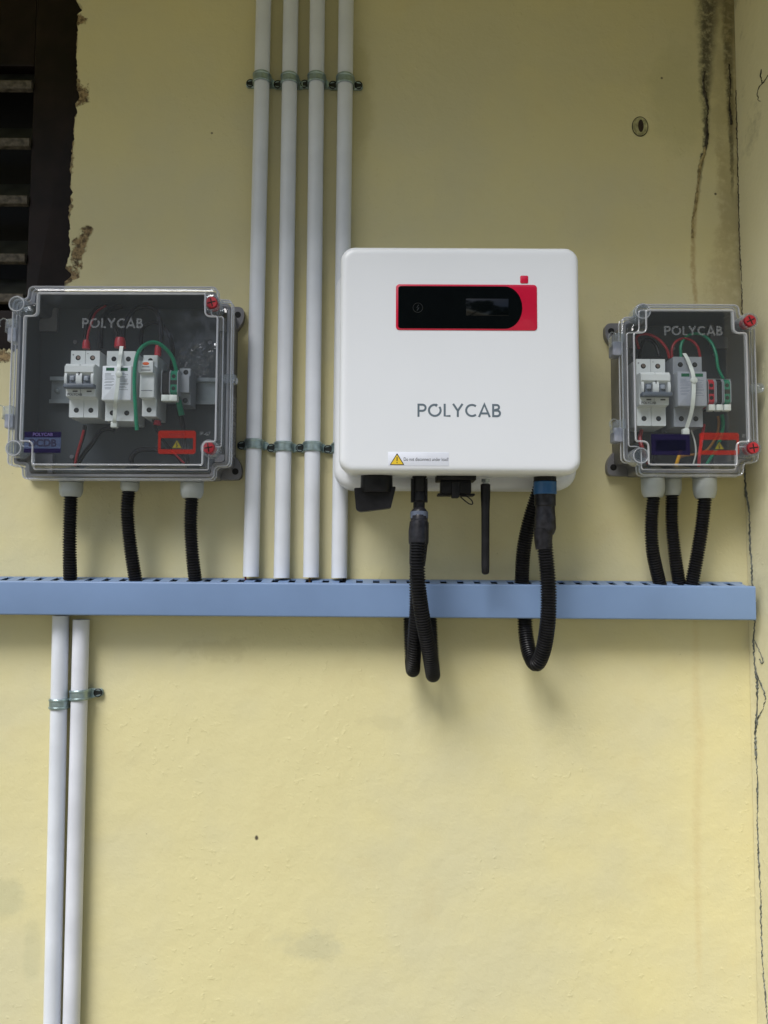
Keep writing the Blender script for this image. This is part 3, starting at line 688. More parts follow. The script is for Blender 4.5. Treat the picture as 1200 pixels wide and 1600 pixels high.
# AC plug
DP = 88; k = mmpp(DP); a = lx(851, 750, DP)[0]; zz = lambda py: lx(851, py, DP)[1]
m = MB(); m.lathe([(17.5 * k, zz(742)), (17.5 * k, zz(751)), (18.4 * k, zz(753))], 'z', c=(a, DP, 0), seg=26); ac = m.build('ac_plug', M['black'], inv)
m = MB(); m.lathe([(17 * k, zz(753)), (18 * k, zz(754)), (18 * k, zz(772)), (17 * k, zz(773))], 'z', c=(a, DP, 0), seg=26); m.build('blue_collar', M['blue'], ac)
m = MB(); m.lathe([(17 * k, zz(773)), (17 * k, zz(790)), (15.5 * k, zz(792)), (16 * k, zz(806)), (16.5 * k, zz(808)), (17 * k, zz(826)), (15 * k, zz(832)), (12.5 * k, zz(836))], 'z', c=(a, DP, 0), seg=12); m.build('plug_body', M['tape'], ac)

# ================================================================== corrugated conduits
def corr(pts, r, label, group, pitch=3.3, mat=None):
    P3 = [(*[at(px, py, d)[0]], d, at(px, py, d)[1]) for px, py, d in pts]
    o3 = P3[0]; p = spline([(a - o3[0], b - o3[1], c - o3[2]) for a, b, c in P3], pitch / 4)
    R = [(r if (i % 4) in (0, 1) else r - 1.7) for i in range(len(p))]
    m = MB(); m.tube(p, R, 18); o = m.build('corrugated_conduit', mat or M['corr'], smooth=25); o.location = (o3[0] / 1000, -o3[1] / 1000, o3[2] / 1000)
    return tag(o, label, 'flexible conduit', group)
g1 = 'black conduits between large box and duct'; g2 = 'black conduits between small box and duct'
corr([(111, 768, 40), (109, 830, 38), (109, 870, 34), (110, 912, 24)], 8.6, 'black corrugated conduit, leftmost under the large clear box', g1)
corr([(202, 762, 40), (199, 800, 40), (204, 855, 36), (213, 914, 24)], 8.6, 'black corrugated conduit, bent, middle one under the large clear box', g1)
corr([(300, 772, 40), (298, 820, 38), (301, 870, 34), (306, 914, 24)], 8.6, 'black corrugated conduit, rightmost under the large clear box, next to the pipes', g1)
corr([(1022, 770, 44), (1018, 815, 42), (1020, 862, 36), (1032, 917, 22)], 8.4, 'black corrugated conduit, leftmost under the small clear box', g2)
corr([(1050, 770, 34), (1050, 820, 34), (1055, 870, 30), (1062, 917, 20)], 8.2, 'black corrugated conduit, middle one under the small clear box', g2)
corr([(1102, 772, 44), (1097, 820, 42), (1089, 870, 34), (1080, 917, 24)], 8.6, 'black corrugated conduit, slanting, rightmost under the small clear box', g2)
g3 = 'black conduits looping below the inverter'
corr([(655, 848, 92), (651, 900, 92), (651, 950, 86), (648, 1000, 74), (646, 1035, 58), (645, 1047, 42), (643, 1030, 26), (641, 990, 22), (641, 950, 22)], 8.8, 'black corrugated conduit with the short loop, left one of the pair below the inverter', g3)
corr([(653, 848, 112), (652, 880, 114), (654, 920, 112), (661, 970, 100), (671, 1020, 80), (676, 1052, 56), (676, 1048, 36), (674, 1010, 26), (671, 950, 22)], 9.2, 'black corrugated conduit with the longer loop, crossing in front below the inverter', g3)
corr([(849, 834, 88), (853, 870, 88), (857, 920, 86), (856, 970, 80), (849, 1015, 68), (838, 1037, 54), (827, 1020, 38), (821, 985, 26), (820, 945, 22)], 9.6, 'black corrugated conduit hanging in a loop from the blue ringed plug', g3)
corr([(846, 756, 62), (838, 780, 56), (826, 820, 46), (818, 862, 36), (815, 916, 24)], 9.2, 'black corrugated conduit behind the blue ringed plug, down into the duct', g3)
# taped joints between the plugs and the loops
def tape(pts, rs, label):
    P3 = [(*[at(px, py, d)[0]], d, at(px, py, d)[1]) for px, py, d in pts]; o3 = P3[0]
    t = thing('taped_joint', label, 'cable joint', *o3)
    q = [(a - o3[0], b - o3[1], c - o3[2]) for a, b, c in P3]
    m = MB(); m.tube(q, rs, 14); m.build('tape_wrap', M['tape'], t); return t, q
tj, q = tape([(655, 796, 92), (655, 800, 93), (655, 815, 95), (655, 817, 96), (654, 832, 98), (654, 848, 100), (654, 852, 101), (653, 866, 102), (652, 882, 104)], [8, 10.2, 10.4, 11.6, 12.2, 12.0, 10.8, 10.4, 9.6], 'black taped joint wrapping two conduits under the inverter plugs')
m = MB(); m.tube([(0, 1, -3), (0, 1.5, -11)], 10.8, 14); m.build('clip_band', plain('grey_clip', (.10, .12, .17), .3), tj)
tj2, q = tape([(849, 826, 88), (849, 832, 88), (849, 846, 88), (850, 858, 88)], [12.2, 11.4, 10.6, 9.8], 'black tape sleeve where the loop conduit meets the blue ringed plug')

# ================================================================== clear lidded enclosures
def enclosure(name, label, fl, pan, rot, hinge_side, hinges, lug_y, screws, clear_caps, glands, ears):
    fx0, fx1, fy0, fy1 = fl; cxp, cyp = (fx0 + fx1) / 2, (fy0 + fy1) / 2
    FDp, PDp = 70, 94
    bx, bz = at(cxp, cyp, FDp)
    t = thing(name, label, 'junction box', bx, 0, bz, rot)
    q = lambda px, py, d: (at(px, py, d)[0] - bx, at(px, py, d)[1] - bz)
    X0 = q(fx0, cyp, FDp)[0]; X1 = q(fx1, cyp, FDp)[0]; Z1 = q(cxp, fy0, FDp)[1]; Z0 = q(cxp, fy1, FDp)[1]
    kk = mmpp(FDp); na, nb = 24 * kk, 21 * kk
    # grey base, hollow
    i0 = 5
    def N_(i, d): return [(x, d, z) for x, z in notched(X0, X1, Z0, Z1, na * .9, nb * .9, i, 5, 8)]
    m = MB(); m.loft([N_(i0 + 1.5, .6), N_(i0, 3), N_(i0 - .6, 62), N_(i0 + 2.4, 62), N_(i0 + 3, 5)]); base = m.build('base', [M['abs']], t)
    m = MB(); m.loft([N_(i0 + 3.2, 61.5), N_(i0 + 3.2, 6)], False, True); m.build('back_panel', M['abs_in'], base)  # liner whose dark colour carries the shade inside the box
    for (ex, ez) in ears:   # mounting feet against the wall
        sx_ = 1 if ex > 0 else -1; sz_ = 1 if ez > 0 else -1
        xx = (X1 - i0 if ex > 0 else X0 + i0); zz = (Z1 - i0 if ez > 0 else Z0 + i0)
        c = (xx + sx_ * (2), zz - sz_ * (6))
        prof = fillet([(xx - sx_ * 26, zz - sz_ * 1), (xx - sx_ * 26, zz - sz_ * 34), (xx - sx_ * 1, zz - sz_ * 34), (xx + sx_ * 9, zz - sz_ * 20), (xx + sx_ * 9, zz - sz_ * 1.5)], [1, 1, 6, 7, 8], 5)
        m = MB(); m.prism(prof, .5, 11); ear = m.build('mounting_foot', M['abs'], t)
        m = MB(); m.lathe([(4.2, 11.05), (4.2, 11.3), (3.6, 11.35)], c=(xx + sx_ * 1, 0, zz - sz_ * 12), seg=16); m.build('screw_hole', M['hole'], ear)
    # bosses on the back panel
    for fx_, fz_ in ((.2, .78), (.22, .4), (.2, .15), (.85, .78), (.52, .82)):
        m = MB(); m.lathe([(2.6, 6), (2.6, 8), (1.2, 8.1), (1.0, 7.5)], c=(X0 + (X1 - X0) * fx_, 0, Z0 + (Z1 - Z0) * fz_), seg=12); m.build('screw_boss', M['abs'], base)
    # lid
    px0, px1, py0, py1 = pan
    PX0 = q(px0, cyp, PDp)[0]; PX1 = q(px1, cyp, PDp)[0]; PZ1 = q(cxp, py0, PDp)[1]; PZ0 = q(cxp, py1, PDp)[1]
    kp = mmpp(PDp); pa, pb = 20 * kp, 37 * kp
    def Fl(i, d): return [(x, d, z) for x, z in notched(X0, X1, Z0, Z1, na, nb, i, 7, 9)]
    def Pa(i, d): return [(x, d, z) for x, z in notched(PX0, PX1, PZ0, PZ1, pa, pb, i, 3, 15)]
    m = MB(); m.loft([Fl(0, 56), Fl(0, 68), Fl(1.2, 70), Pa(-7.5, 70.5), Pa(-4.5, 74), Pa(-3.2, 80), Pa(-1.6, 91), Pa(0, PDp), Pa(2.5, PDp)], cap0=False)
    lid = m.build('lid', M['lid'], t, smooth=50)
    m = MB()
    for lp_, r in ((Pa(.6, PDp + .1), 1.15), (Pa(-3.6, 80), .8), (Fl(.6, 68.6), 1.0), (Fl(.2, 57.5), .9)):
        m.tube(lp_, r, 6, closed=True)
    m.build('lid_rim', M['rim'], lid)
    for sx_, sy_ in screws:
        a, b = q(sx_, sy_, 86)
        m = MB(); m.lathe([(11.0, 60), (11.0, 80), (10.2, 84), (8.2, 84.5), (7.9, 82)], c=(a, 0, b), seg=24, cap1=False); m.build('screw_post', M['lug'], lid)
        sc = MB(); sc.lathe([(6.9, 70), (6.9, 85.6), (6.3, 86.4), (1, 86.6)], c=(a, 0, b), seg=22); so = sc.build('lid_screw', M['redp'], t)
        m = MB(); an = random.uniform(.1, .6)
        for th in (an, an + math.pi / 2): m.ribbon([(a - 5.2 * math.cos(th), b - 5.2 * math.sin(th)), (a + 5.2 * math.cos(th), b + 5.2 * math.sin(th))], 1.5, 86.3, 86.75 + .03 * (th > 1))
        m.build('cross_slot', M['hole'], so)
    for sx_, sy_ in clear_caps:
        a, b = q(sx_, sy_, 80)
        m = MB(); m.lathe([(11.0, 60), (11.0, 78), (10.2, 82), (7.6, 82.5), (7.0, 79), (6.6, 70), (1, 70)], c=(a, 0, b), seg=24); m.build('screw_post', M['lug'], lid)
        m = MB(); m.tube([(a + 9 * math.cos(k_ * .3142), 82.6, b + 9 * math.sin(k_ * .3142)) for k_ in range(20)], .7, 5, closed=True); m.build('post_ring', M['rim'], lid)
    for hy in hinges:   # snap hinge: clear hook over a grey knuckle
        hx = X0 if hinge_side < 0 else X1
        zc_ = q(fx0, hy, 62)[1]
        m = MB(); m.rbox(hx - 9, hx + 2, zc_ - 16, zc_ + 2, 44, 62, 2, 1.5); m.build('hinge_knuckle', plain('pale_hinge', (.33, .35, .42), .4), t)
        m = MB(); m.loft([[(hx + 3, d, z) for d, z in ((50, zc_ + 11), (70, zc_ + 11), (70, zc_ - 1), (50, zc_ - 1))], [(hx - 7, d, z) for d, z in ((50, zc_ + 11), (69, zc_ + 10), (69, zc_), (50, zc_))], [(hx - 11, d, z) for d, z in ((50, zc_ + 8), (64, zc_ + 8), (64, zc_ - 5), (50, zc_ - 5))]])
        m.tube([(hx - 11 + 5 * math.cos(a_), 68, zc_ + 5 + 6 * math.sin(a_)) for a_ in [i * .35 for i in range(12)]], .9, 5)
        m.build('hinge_hook', M['lug'], lid)
    lx_, lz_ = q(lug_y[0], lug_y[1], 66)
    m = MB(); m.prism(rrect(lx_ - 12, lx_ + 5, lz_ - 6, lz_ + 6, 5, 5), 58, 68); m.tube([(lx_ + 3.2 * math.cos(i * .6283), 68.2, lz_ + 3.2 * math.sin(i * .6283)) for i in range(10)], .8, 5, closed=True)
    m.build('seal_lug', M['lug'], lid)
    # cable glands through the floor of the base
    for gx, gy, r, gd in glands:
        a = q(gx, gy, gd)[0]; zb = Z0 + i0 - .6; ze = q(gx, gy, gd)[1]
        m = MB(); m.lathe([(r * 1.05, zb + .5), (r * 1.05, zb - 5)], 'z', c=(a, gd, 0), hexa=True); gl = m.build('cable_gland', M['gland'], t)
        L_ = zb - 5 - ze
        m = MB(); m.lathe([(r * .92, zb - 4.9), (r, zb - 6), (r, zb - 5 - L_ * .55), (r * .93, zb - 5 - L_ * .8), (r * .78, ze), (r * .6, ze)], 'z', c=(a, gd, 0), seg=24)
        m.build('gland_nut', M['gland'], gl)
    return t, lid, q
big, biglid, qb = enclosure('clear_lid_box', 'large grey box with clear lid holding breakers, left of the pipes', (15, 361, 447, 749), (34, 339, 458, 727), -0.25, -1, (513, 648), (364, 593),
    [(331, 473), (325, 700)], [(28, 475), (22, 700)], [(110, 776, 14.5, 40), (202, 768, 11.5, 40), (299, 779, 14.5, 40)], [(1, 1), (1, -1), (-1, 1), (-1, -1)])
sml, smllid, qs = enclosure('clear_lid_box', 'small grey box with clear lid holding breakers, in the corner at right', (973, 1183, 475, 743), (991, 1169, 484, 727), -0.2, -1, (535, 670), (1187, 607),
    [(1173, 501), (1177, 700)], [(1004, 487), (1000, 712)], [(1020, 777, 14.5, 44), (1050, 774, 11.5, 34), (1101, 779, 14.5, 44)], [(-1, 1), (-1, -1), (1, 1), (1, -1)])
# print on the lids
PF = 94.2
def rect_px(q, x0, y0, x1, y1, d=PF): a, b = q(x0, y0, d); c, e_ = q(x1, y1, d); return a, c, e_, b
r_ = rect_px(qb, 129, 497, 223, 513); wordmark(*r_, PF, M['etch'], biglid, .19)
r_ = rect_px(qs, 1038, 509, 1129, 524.5); wordmark(*r_, PF, M['etch'], smllid, .19)
def purple(q, t, x0, y0, x1, y1, words, dark):
    r = rect_px(q, x0, y0, x1, y1); a, c, z0_, z1_ = r; h = z1_ - z0_
    m = MB(); m.box(a, c, PF - .1, PF, z0_ + h * .2, z1_ - h * .27); s_ = m.build('label_sticker', M['stk_dark'] if dark else M['stk_blue'], t)
    m = MB(); m.box(a, c, PF, PF + .06, z1_ - h * .27, z1_); m.box(a, c, PF, PF + .06, z0_, z0_ + h * .2); 
    if dark: m.box(a, a + 5, PF, PF + .06, z0_ + h * .2, z1_ - h * .27); m.box(c - 5, c, PF, PF + .06, z0_ + h * .2, z1_ - h * .27)
    m.build('sticker_band', M['stk_purple'], s_)
    if words:
        text('lettering', words, 12.0, (a + c) / 2, z0_ + h * .31, PF + .1, plain('purple_print', (.006, .005, .03), .5), s_, 'CENTER', bold=.0003)
        text('lettering', 'POLYCAB', 5.5, (a + c) / 2, z1_ - h * .2, PF + .1, plain('pale_purple_print', (.12, .09, .25), .5), s_, 'CENTER')
purple(qb, big, 38, 674, 94, 707, 'DCDB', False)
purple(qs, sml, 1017, 678, 1078, 711, '', True)
def redstk(q, t, x0, y0, x1, y1):
    a, c, z0_, z1_ = rect_px(q, x0, y0, x1, y1); h = z1_ - z0_; wd = 3.2
    m = MB(); O = rrect(a, c, z0_, z1_, 3, 4); I = rrect(a + wd, c - wd, z0_ + h * .20, z1_ - h * .32, .6, 4)
    m.loft([[(x, PF, z) for x, z in O], [(x, PF + .08, z) for x, z in O], [(x, PF + .08, z) for x, z in I], [(x, PF, z) for x, z in I]], False, False)
    s_ = m.build('warning_sticker', M['stk_red'], t, smooth=0)
    cx_ = (a + c) / 2; tw = h * .23; zb = z0_ + h * .24
    m = MB(); m.prism([(cx_ - tw, zb), (cx_ + tw, zb), (cx_, zb + h * .38)], PF + .02, PF + .06); m.build('triangle_fill', M['stk_yel'], s_)
    m = MB(); pts = [(cx_ - tw, zb), (cx_ + tw, zb), (cx_, zb + h * .38)]
    for i in range(3): m.ribbon([pts[i], pts[(i + 1) % 3]], .9, PF + .07, PF + .12 + .01 * i)
    m.ribbon([(cx_ + .5, zb + h * .28), (cx_ - .8, zb + h * .15), (cx_ + .7, zb + h * .15), (cx_ - .4, zb + h * .04)], .8, PF + .07, PF + .16)
    m.build('triangle_border', M['inkblack'], s_)
    text('lettering', 'DANGER', h * .17, cx_, z1_ - h * .24, PF + .1, plain('dark_red_print', (.14, .01, .01), .5), s_, 'CENTER')
redstk(qb, big, 247, 673, 305, 710)
redstk(qs, sml, 1092, 676, 1155, 711)
a, b = qb(311, 681, PF); text('moulded_mark', 'IP-67', 6.5, a, b, PF, M['etch'], biglid)
a, b = qs(1159, 684, PF); text('moulded_mark', 'IP', 6, a, b, PF, M['etch'], smllid)
# pale printed notice on the right side of the large base
bxr = qb(361, 600, 70)[0] - 4.2
m = MB(); rn = random.Random(9)
za, zb_ = qb(365, 620, 30)[1], qb(365, 715, 30)[1]
for j in range(6):
    zz_ = za
    while zz_ > zb_:
        L_ = rn.uniform(2, 6); m.box(bxr - .1, bxr + .25, 14 + j * 7, 14 + j * 7 + 3, max(zb_, zz_ - L_), zz_); zz_ -= L_ + 1.6
m.build('side_print', plain('pale_print', (.42, .42, .43), .5), big)

# ---------------- devices on rails
def rail(px0, px1, py0, py1, label, d0=8):
    d = d0 + 7
    a, z1_ = at(px0, py0, d); c, z0_ = at(px1, py1, d); zc_ = (z0_ + z1_) / 2; h = 17.5
    t = thing('din_rail', label, 'mounting rail', a, 0, zc_); L_ = c - a
    m = MB(); prof = [(d0 + 7, h), (d0 + 7, h - 5), (d0 + 1, h - 5.2), (d0 + 1, -h + 5.2), (d0 + 7, -h + 5), (d0 + 7, -h), (d0 + 6, -h), (d0 + 6, -h + 4), (d0, -h + 4), (d0, h - 4), (d0 + 6, h - 4), (d0 + 6, h)]
    m.loft([[(xx, dd, zz) for dd, zz in prof] for xx in (0, L_)]); m.build('rail_profile', M['zinc_bright'], t, smooth=0)
    m = MB(); m.lathe([(3.6, d0 + 1), (3.6, d0 + 2.2), (2.5, d0 + 3.4), (.5, d0 + 3.5)], c=(8, 0, 0), seg=14); m.build('rail_screw', M['zinc_bright'], t)
    return t
rail(78, 336, 588, 632, 'zinc mounting rail across the back of the large clear box')
rail(1000, 1150, 592, 632, 'zinc mounting rail across the back of the small clear box')
DB = 16   # modules start here; step at DB+46, nose at DB+62
W2, STEP, NOSE = 36.0, 44, 62
def holes(m_t, pts, d, parent, bright=False):
    m = MB()
    for x, z in pts: m.lathe([(3.2, d - .1), (3.2, d + .12), (2.9, d + .14)], c=(x, 0, z), seg=16)
    m.build('terminal_hole', M['hole'], parent)
    m = MB()
    for x, z in pts: m.lathe([(2.1, d + .15), (1.9, d + .3), (.4, d + .3)], c=(x + .3, 0, z + .4), seg=12)
    m.build('terminal_screw', plain('terminal_screw', (.32, .24, .2) if bright else (.05, .055, .06), .35, metal=.8), parent)
def breaker(px, py, label):     # px, py: centre of the terminal step in the photo
    x, z = at(px, py, DB + STEP); t = thing('circuit_breaker', label, 'circuit breaker', x, DB, z)
    m = MB(); hw = W2 / 2
    prof = [(0, -42), (STEP, -42), (STEP, -19.5), (STEP + 2, -19), (NOSE - 6, -18), (NOSE - 6, -4), (NOSE - 4, 6), (NOSE, 10), (NOSE, 17.5), (NOSE - 3, 21.5), (STEP, 22), (STEP, 42), (0, 42)]
    for x0_, x1_ in ((-hw, -.15), (.15, hw)): m.xprism(prof, x0_, x1_, .45)
    m.build('housing', M['mod'], t)
    holes(None, [(-9, 33), (9, 33)], STEP, t, True); holes(None, [(-9, -33), (9, -33)], STEP, t)
    m = MB()
    m.box(-hw + .4, hw - .4, NOSE - .2, NOSE + 1.2, 10.5, 18); m.build('nose_cap', M['mod'], t)
    m = MB()
    for s_ in (-1, 1): m.rbox(s_ * 8.6 - 4, s_ * 8.6 + 4, -7, 7, NOSE - 6, NOSE - 1.2, 1, .5)
    m.build('toggle_window', M['toggle'], t)
    m = MB()
    for s_ in (-1, 1): m.rbox(s_ * 8.6 - 2.6, s_ * 8.6 + 2.6, 0, 5.5, NOSE - 4, NOSE + 1, 1, .8)
    m.build('toggle_face', plain('toggle_face', (.28, .31, .36), .3), t)
    for s_ in (-17.2, 0, 17.2):     # rounded cheeks beside the toggles
        m = MB(); w_ = 3.6 if s_ == 0 else 1.6; xx = s_ * .94; pr = [(NOSE - 6, -9), (NOSE - 2, -7), (NOSE + 1, -2), (NOSE + 1.6, 4), (NOSE + .2, 9), (NOSE - 6, 9)]
        m.loft([[(xx - w_, a_, b_) for a_, b_ in pr], [(xx + w_, a_, b_) for a_, b_ in pr]]); m.build('cheek', M['mod'], t)
    m = MB(); m.rbox(-hw + .2, hw + 1.2, -9.2, -4.2, NOSE - 5, NOSE + 3.6, 1, 1); m.build('toggle_bar', M['toggle'], t)
    m = MB()
    for s_ in (-1, 1): m.box(s_ * 8.6 + (-1), s_ * 8.6 + 5, NOSE - 6, NOSE - 5.7, -12.6, -11)
    m.ribbon([(0, 10.2), (0, 6.5)], .7, NOSE - 1, NOSE + 1.75); m.build('marks', M['inkblack'], t)
    text('lettering', 'POLYCAB', 4.2, -hw + 1.8, -17.2, NOSE - 5.6, M['inkblack'], t)
    text('polarity_sign', '+', 5, -16.5, 35, STEP + .2, M['inkblack'], t); text('polarity_sign', '-', 6, 2.2, 37, STEP + .2, M['inkblack'], t)
    return t
def surge(px, py, label, mat, lab, fd=NOSE - 4):
    x, z = at(px, py, DB + STEP); t = thing('surge_protector', label, 'surge protector', x, DB, z); hw = W2 / 2
    m = MB(); prof = [(0, -44), (STEP, -44), (STEP, -20), (STEP, 20), (STEP, 44), (0, 44)]; m.xprism(prof, -hw, hw, .5); m.build('housing', mat, t)
    m = MB(); m.rbox(-hw, hw, -21, 22, STEP - .5, fd, .8, .8); cart = m.build('cartridge', mat, t)
    m = MB(); m.rbox(-hw + .8, hw - .8, -20, 21, fd - .2, fd + .12, .5, .05); m.build('front_label', lab, cart)
    m = MB()
    for s_ in (-1, 1): m.box(s_ * 8.3 - 5, s_ * 8.3 + 5, fd + .13, fd + .3, 15.5, 19.5)
    m.build('status_window', M['greenwin'], cart)
    m = MB(); rn = random.Random(4)
    for s_ in (-1, 1):
        zz_ = 12
        for i in range(12):
            m.box(s_ * 8.5 - 6.5 + rn.uniform(0, 1.5), s_ * 8.5 + rn.uniform(1, 6), fd + .13, fd + .2, zz_, zz_ + .55); zz_ -= rn.choice((1.5, 1.5, 2.4))
    m.build('printed_lines', plain('grey_print', (.20, .22, .26), .5), cart)
    holes(None, [(-9, 34), (9, 34), (9, -34), (-9, -34)], STEP, t)
    return t
breaker(132, 600, 'white two pole breaker, leftmost device in the large box')
surge(188, 603, 'white surge protector with two green windows in the large box', M['mod'], M['label'])
breaker(1017, 613, 'white two pole breaker, leftmost device in the small box')
surge(1075, 612, 'grey surge protector with two green windows in the small box', M['modg'], plain('grey_label', (.34, .36, .41), .35, var=.02))
# fuse holder
x, z = at(234, 602, DB + STEP); t = thing('fuse_holder', 'narrow white fuse holder with orange logo, right of the white surge protector', 'fuse holder', x, DB, z)
m = MB(); m.xprism([(0, -39), (STEP, -39), (STEP, 38), (0, 38)], -9, 9, .5); m.build('housing', M['mod'], t)
m = MB(); m.rbox(-9, 9, -18, 22, STEP - .5, STEP + 12, .8, 1); m.build('fuse_drawer', M['mod'], t)
m = MB(); m.rbox(-9.5, 8.5, 12, 27, STEP + 11.5, STEP + 17, .8, .8); gp = m.build('grip', M['mod'], t)
m = MB(); m.lathe([(3.2, STEP + 17.02), (3.2, STEP + 17.2), (2.6, STEP + 17.22)], c=(-.5, 0, 23), seg=20, sx=1.3, sz=.62); m.build('orange_mark', M['orange'], gp)
m = MB(); m.box(-5, 4, STEP + 17.02, STEP + 17.2, 18.6, 19.4); m.box(-6, 5.5, STEP + 17.02, STEP + 17.15, 14.5, 15.4); m.build('printed_line', M['inkblack'], gp)
m = MB(); m.box(-7, 7, STEP + 12.02, STEP + 12.2, -9.6, -8.9); m.build('drawer_seam', M['toggle'], t)
holes(None, [(0, 31), (0, -31)], STEP, t)
# terminal blocks
def tblock(px0, px1, py0, py1, col, label, d=48, tagl=True, name='terminal_block'):
    x0_, z1_ = at(px0, py0, DB + d); x1_, z0_ = at(px1, py1, DB + d); xc_, zc_ = (x0_ + x1_) / 2, (z0_ + z1_) / 2; hw = (x1_ - x0_) / 2; hh = (z1_ - z0_) / 2
    t = thing(name, label, 'terminal block', xc_, DB, zc_, 0, None)
    m = MB(); m.xprism([(0, -hh), (d - 4, -hh), (d, -hh + 3), (d, hh - 4), (d - 4, hh), (0, hh)], -hw, hw, .4); m.build('body', col, t)
    m = MB()
    for zz_ in (hh * .48, -hh * .52): m.lathe([(2.5, d - .05), (2.5, d + .15), (2.1, d + .17)], c=(0, 0, zz_), seg=14)
    m.box(-hw + .8, hw - .8, d - .05, d + .12, -hh * .2, hh * .16); m.build('wire_slot', M['hole'], t)
    m = MB()
    for s_ in (-hw, hw): m.xprism([(2, -hh - .5), (d - 3, -hh - .5), (d + 1, -hh + 2.5), (d + 1, hh - 4), (d - 3, hh + .5), (2, hh + .5)], s_ - .45, s_ + .45, .1)
    m.build('edge_plate', M['modg'], t)
    if tagl:
        m = MB(); m.rbox(-hw + .2, hw - .1, -hh - 8.5, -hh - .8, d - 8, d + 1, .6, .6); m.build('number_tag', M['tie'], t)
    return t
tblock(253, 265, 578, 616, M['black'], 'black terminal block left of the green one in the large box')
tblock(265.5, 277, 578, 616, M['green'], 'green terminal block in the large box')
x, z = at(289, 604, DB + 30); t = thing('end_clamp', 'grey end clamp on the rail right of the green terminal block', 'rail clamp', x, DB, z)
m = MB(); m.xprism([(0, -23), (28, -23), (28, -9), (37, -9), (37, 13), (31, 13), (31, 23), (0, 23)], -7, 7, .5); m.build('body', M['modg'], t)
holes(None, [(1, 18), (1, -18)], 31, t)
tblock(1106, 1117, 592, 631, M['redp'], 'red terminal block in the small box')
tblock(1118.5, 1129, 592, 631, M['black'], 'black terminal block between the red and green ones in the small box')
tblock(1130.5, 1142, 592, 631, M['green'], 'green terminal block in the small box')

# ---------------- wires
def wire(pts, rpx, mat, label, d=None, name='wire', cat='wire'):
    P3 = [(*[at(a[0], a[1], a[2])[0]], a[2], at(a[0], a[1], a[2])[1]) for a in pts]; o3 = P3[0]
    p = spline([(a - o3[0], b - o3[1], c - o3[2]) for a, b, c in P3], 1.6)
    m = MB(); m.tube(p, rpx, 10); o = m.build(name, mat); o.location = (o3[0] / 1000, -o3[1] / 1000, o3[2] / 1000)
    return tag(o, label, cat)
def ferrule(px, py0, py1, d, r, label):
    a, z1_ = at(px, py0, d); _, z0_ = at(px, py1, d)
    m = MB(); m.lathe([(r * .8, z1_ - z0_), (r, (z1_ - z0_) * .7), (r * 1.1, 0)], 'z', seg=14); o = m.build('wire_boot', M['redp']); o.location = (a / 1000, -d / 1000, z0_ / 1000)
    return tag(o, label, 'wire boot')
wire([(214, 672, 84), (212, 640, 86), (210, 600, 86), (212, 565, 84), (219, 546, 80), (232, 536, 76), (246, 536, 72), (260, 546, 66), (270, 560, 60), (276, 580, 56)], 2.4, M['greenw'], 'green wire arching over the fuse holder in the large box')
wire([(279, 628, 44), (280, 640, 44), (283, 652, 42), (286, 668, 38), (289, 700, 32), (293, 724, 30)], 3.4, M['blackw'], 'black wire dropping from the green terminal block')
wire([(279, 626, 47), (281, 636, 47), (284, 649, 45)], 3.8, M['greenw'], 'short green sleeve under the green terminal block in the large box')
ferrule(135, 532, 545, 50, 4.4, 'red wire boot on top of the breaker in the large box')
ferrule(188, 528, 543, 50, 6.6, 'wide red wire boot on top of the white surge protector')
ferrule(247, 540, 556, 46, 4.0, 'red wire boot on top of the fuse holder')
wire([(136, 534, 48), (138, 520, 46), (143, 505, 40), (150, 488, 34), (165, 478, 26)], 1.5, M['redw'], 'red wire rising from the breaker in the large box')
wire([(133, 534, 46), (133, 518, 42), (138, 500, 36), (150, 482, 28), (170, 474, 22)], 2.4, M['blackw'], 'black wire rising from the left boot in the large box')
wire([(157, 545, 44), (157, 525, 44), (159, 505, 38), (170, 486, 30), (190, 478, 24)], 3.6, M['blackw'], 'thick black wire between breaker and surge protector')
wire([(183, 530, 48), (180, 516, 44), (172, 502, 38), (164, 492, 32), (158, 500, 30)], 2.8, M['blackw'], 'black wire curving left from the wide red boot')
wire([(192, 530, 48), (194, 512, 44), (200, 496, 40), (214, 482, 36), (230, 479, 36), (244, 486, 38), (250, 502, 42), (252, 522, 44), (249, 543, 46)], 3.2, M['blackw'], 'black wire looping high from surge protector to fuse holder')
wire([(222, 548, 30), (220, 528, 30), (224, 512, 30), (238, 504, 30), (252, 508, 30), (264, 522, 30), (270, 545, 30), (268, 575, 30), (262, 600, 30)], 3.0, M['blackw'], 'black wire looping behind the fuse holder')
wire([(133, 664, 50), (131, 678, 48), (124, 700, 42), (116, 726, 36)], 2.4, M['blackw'], 'black wire under the breaker beside the red one')
wire([(131, 672, 52), (127, 688, 50), (121, 708, 44), (117, 728, 40)], 1.7, M['redw'], 'red wire slanting down under the breaker in the large box')
wire([(180, 672, 34), (166, 670, 36), (155, 676, 38), (145, 692, 38), (132, 708, 36), (120, 728, 34)], 3.0, M['blackw'], 'thick black wire sweeping left under the surge protector')
wire([(205, 728, 30), (206, 714, 32), (216, 704, 34), (236, 702, 34), (256, 704, 32), (280, 712, 30), (294, 728, 30)], 3.4, M['blackw'], 'black wire arching low behind the red warning sticker')
wire([(240, 655, 44), (243, 668, 42), (252, 684, 38), (270, 706, 34), (284, 724, 30)], 2.0, M['blackw'], 'thin black wire falling from the fuse holder')
wire([(268, 704, 36), (276, 712, 36), (288, 724, 34)], 1.3, M['redw'], 'red wire end at the lower right of the large box')
ferrule(246, 657, 664, 44, 4.4, 'red wire boot below the fuse holder')
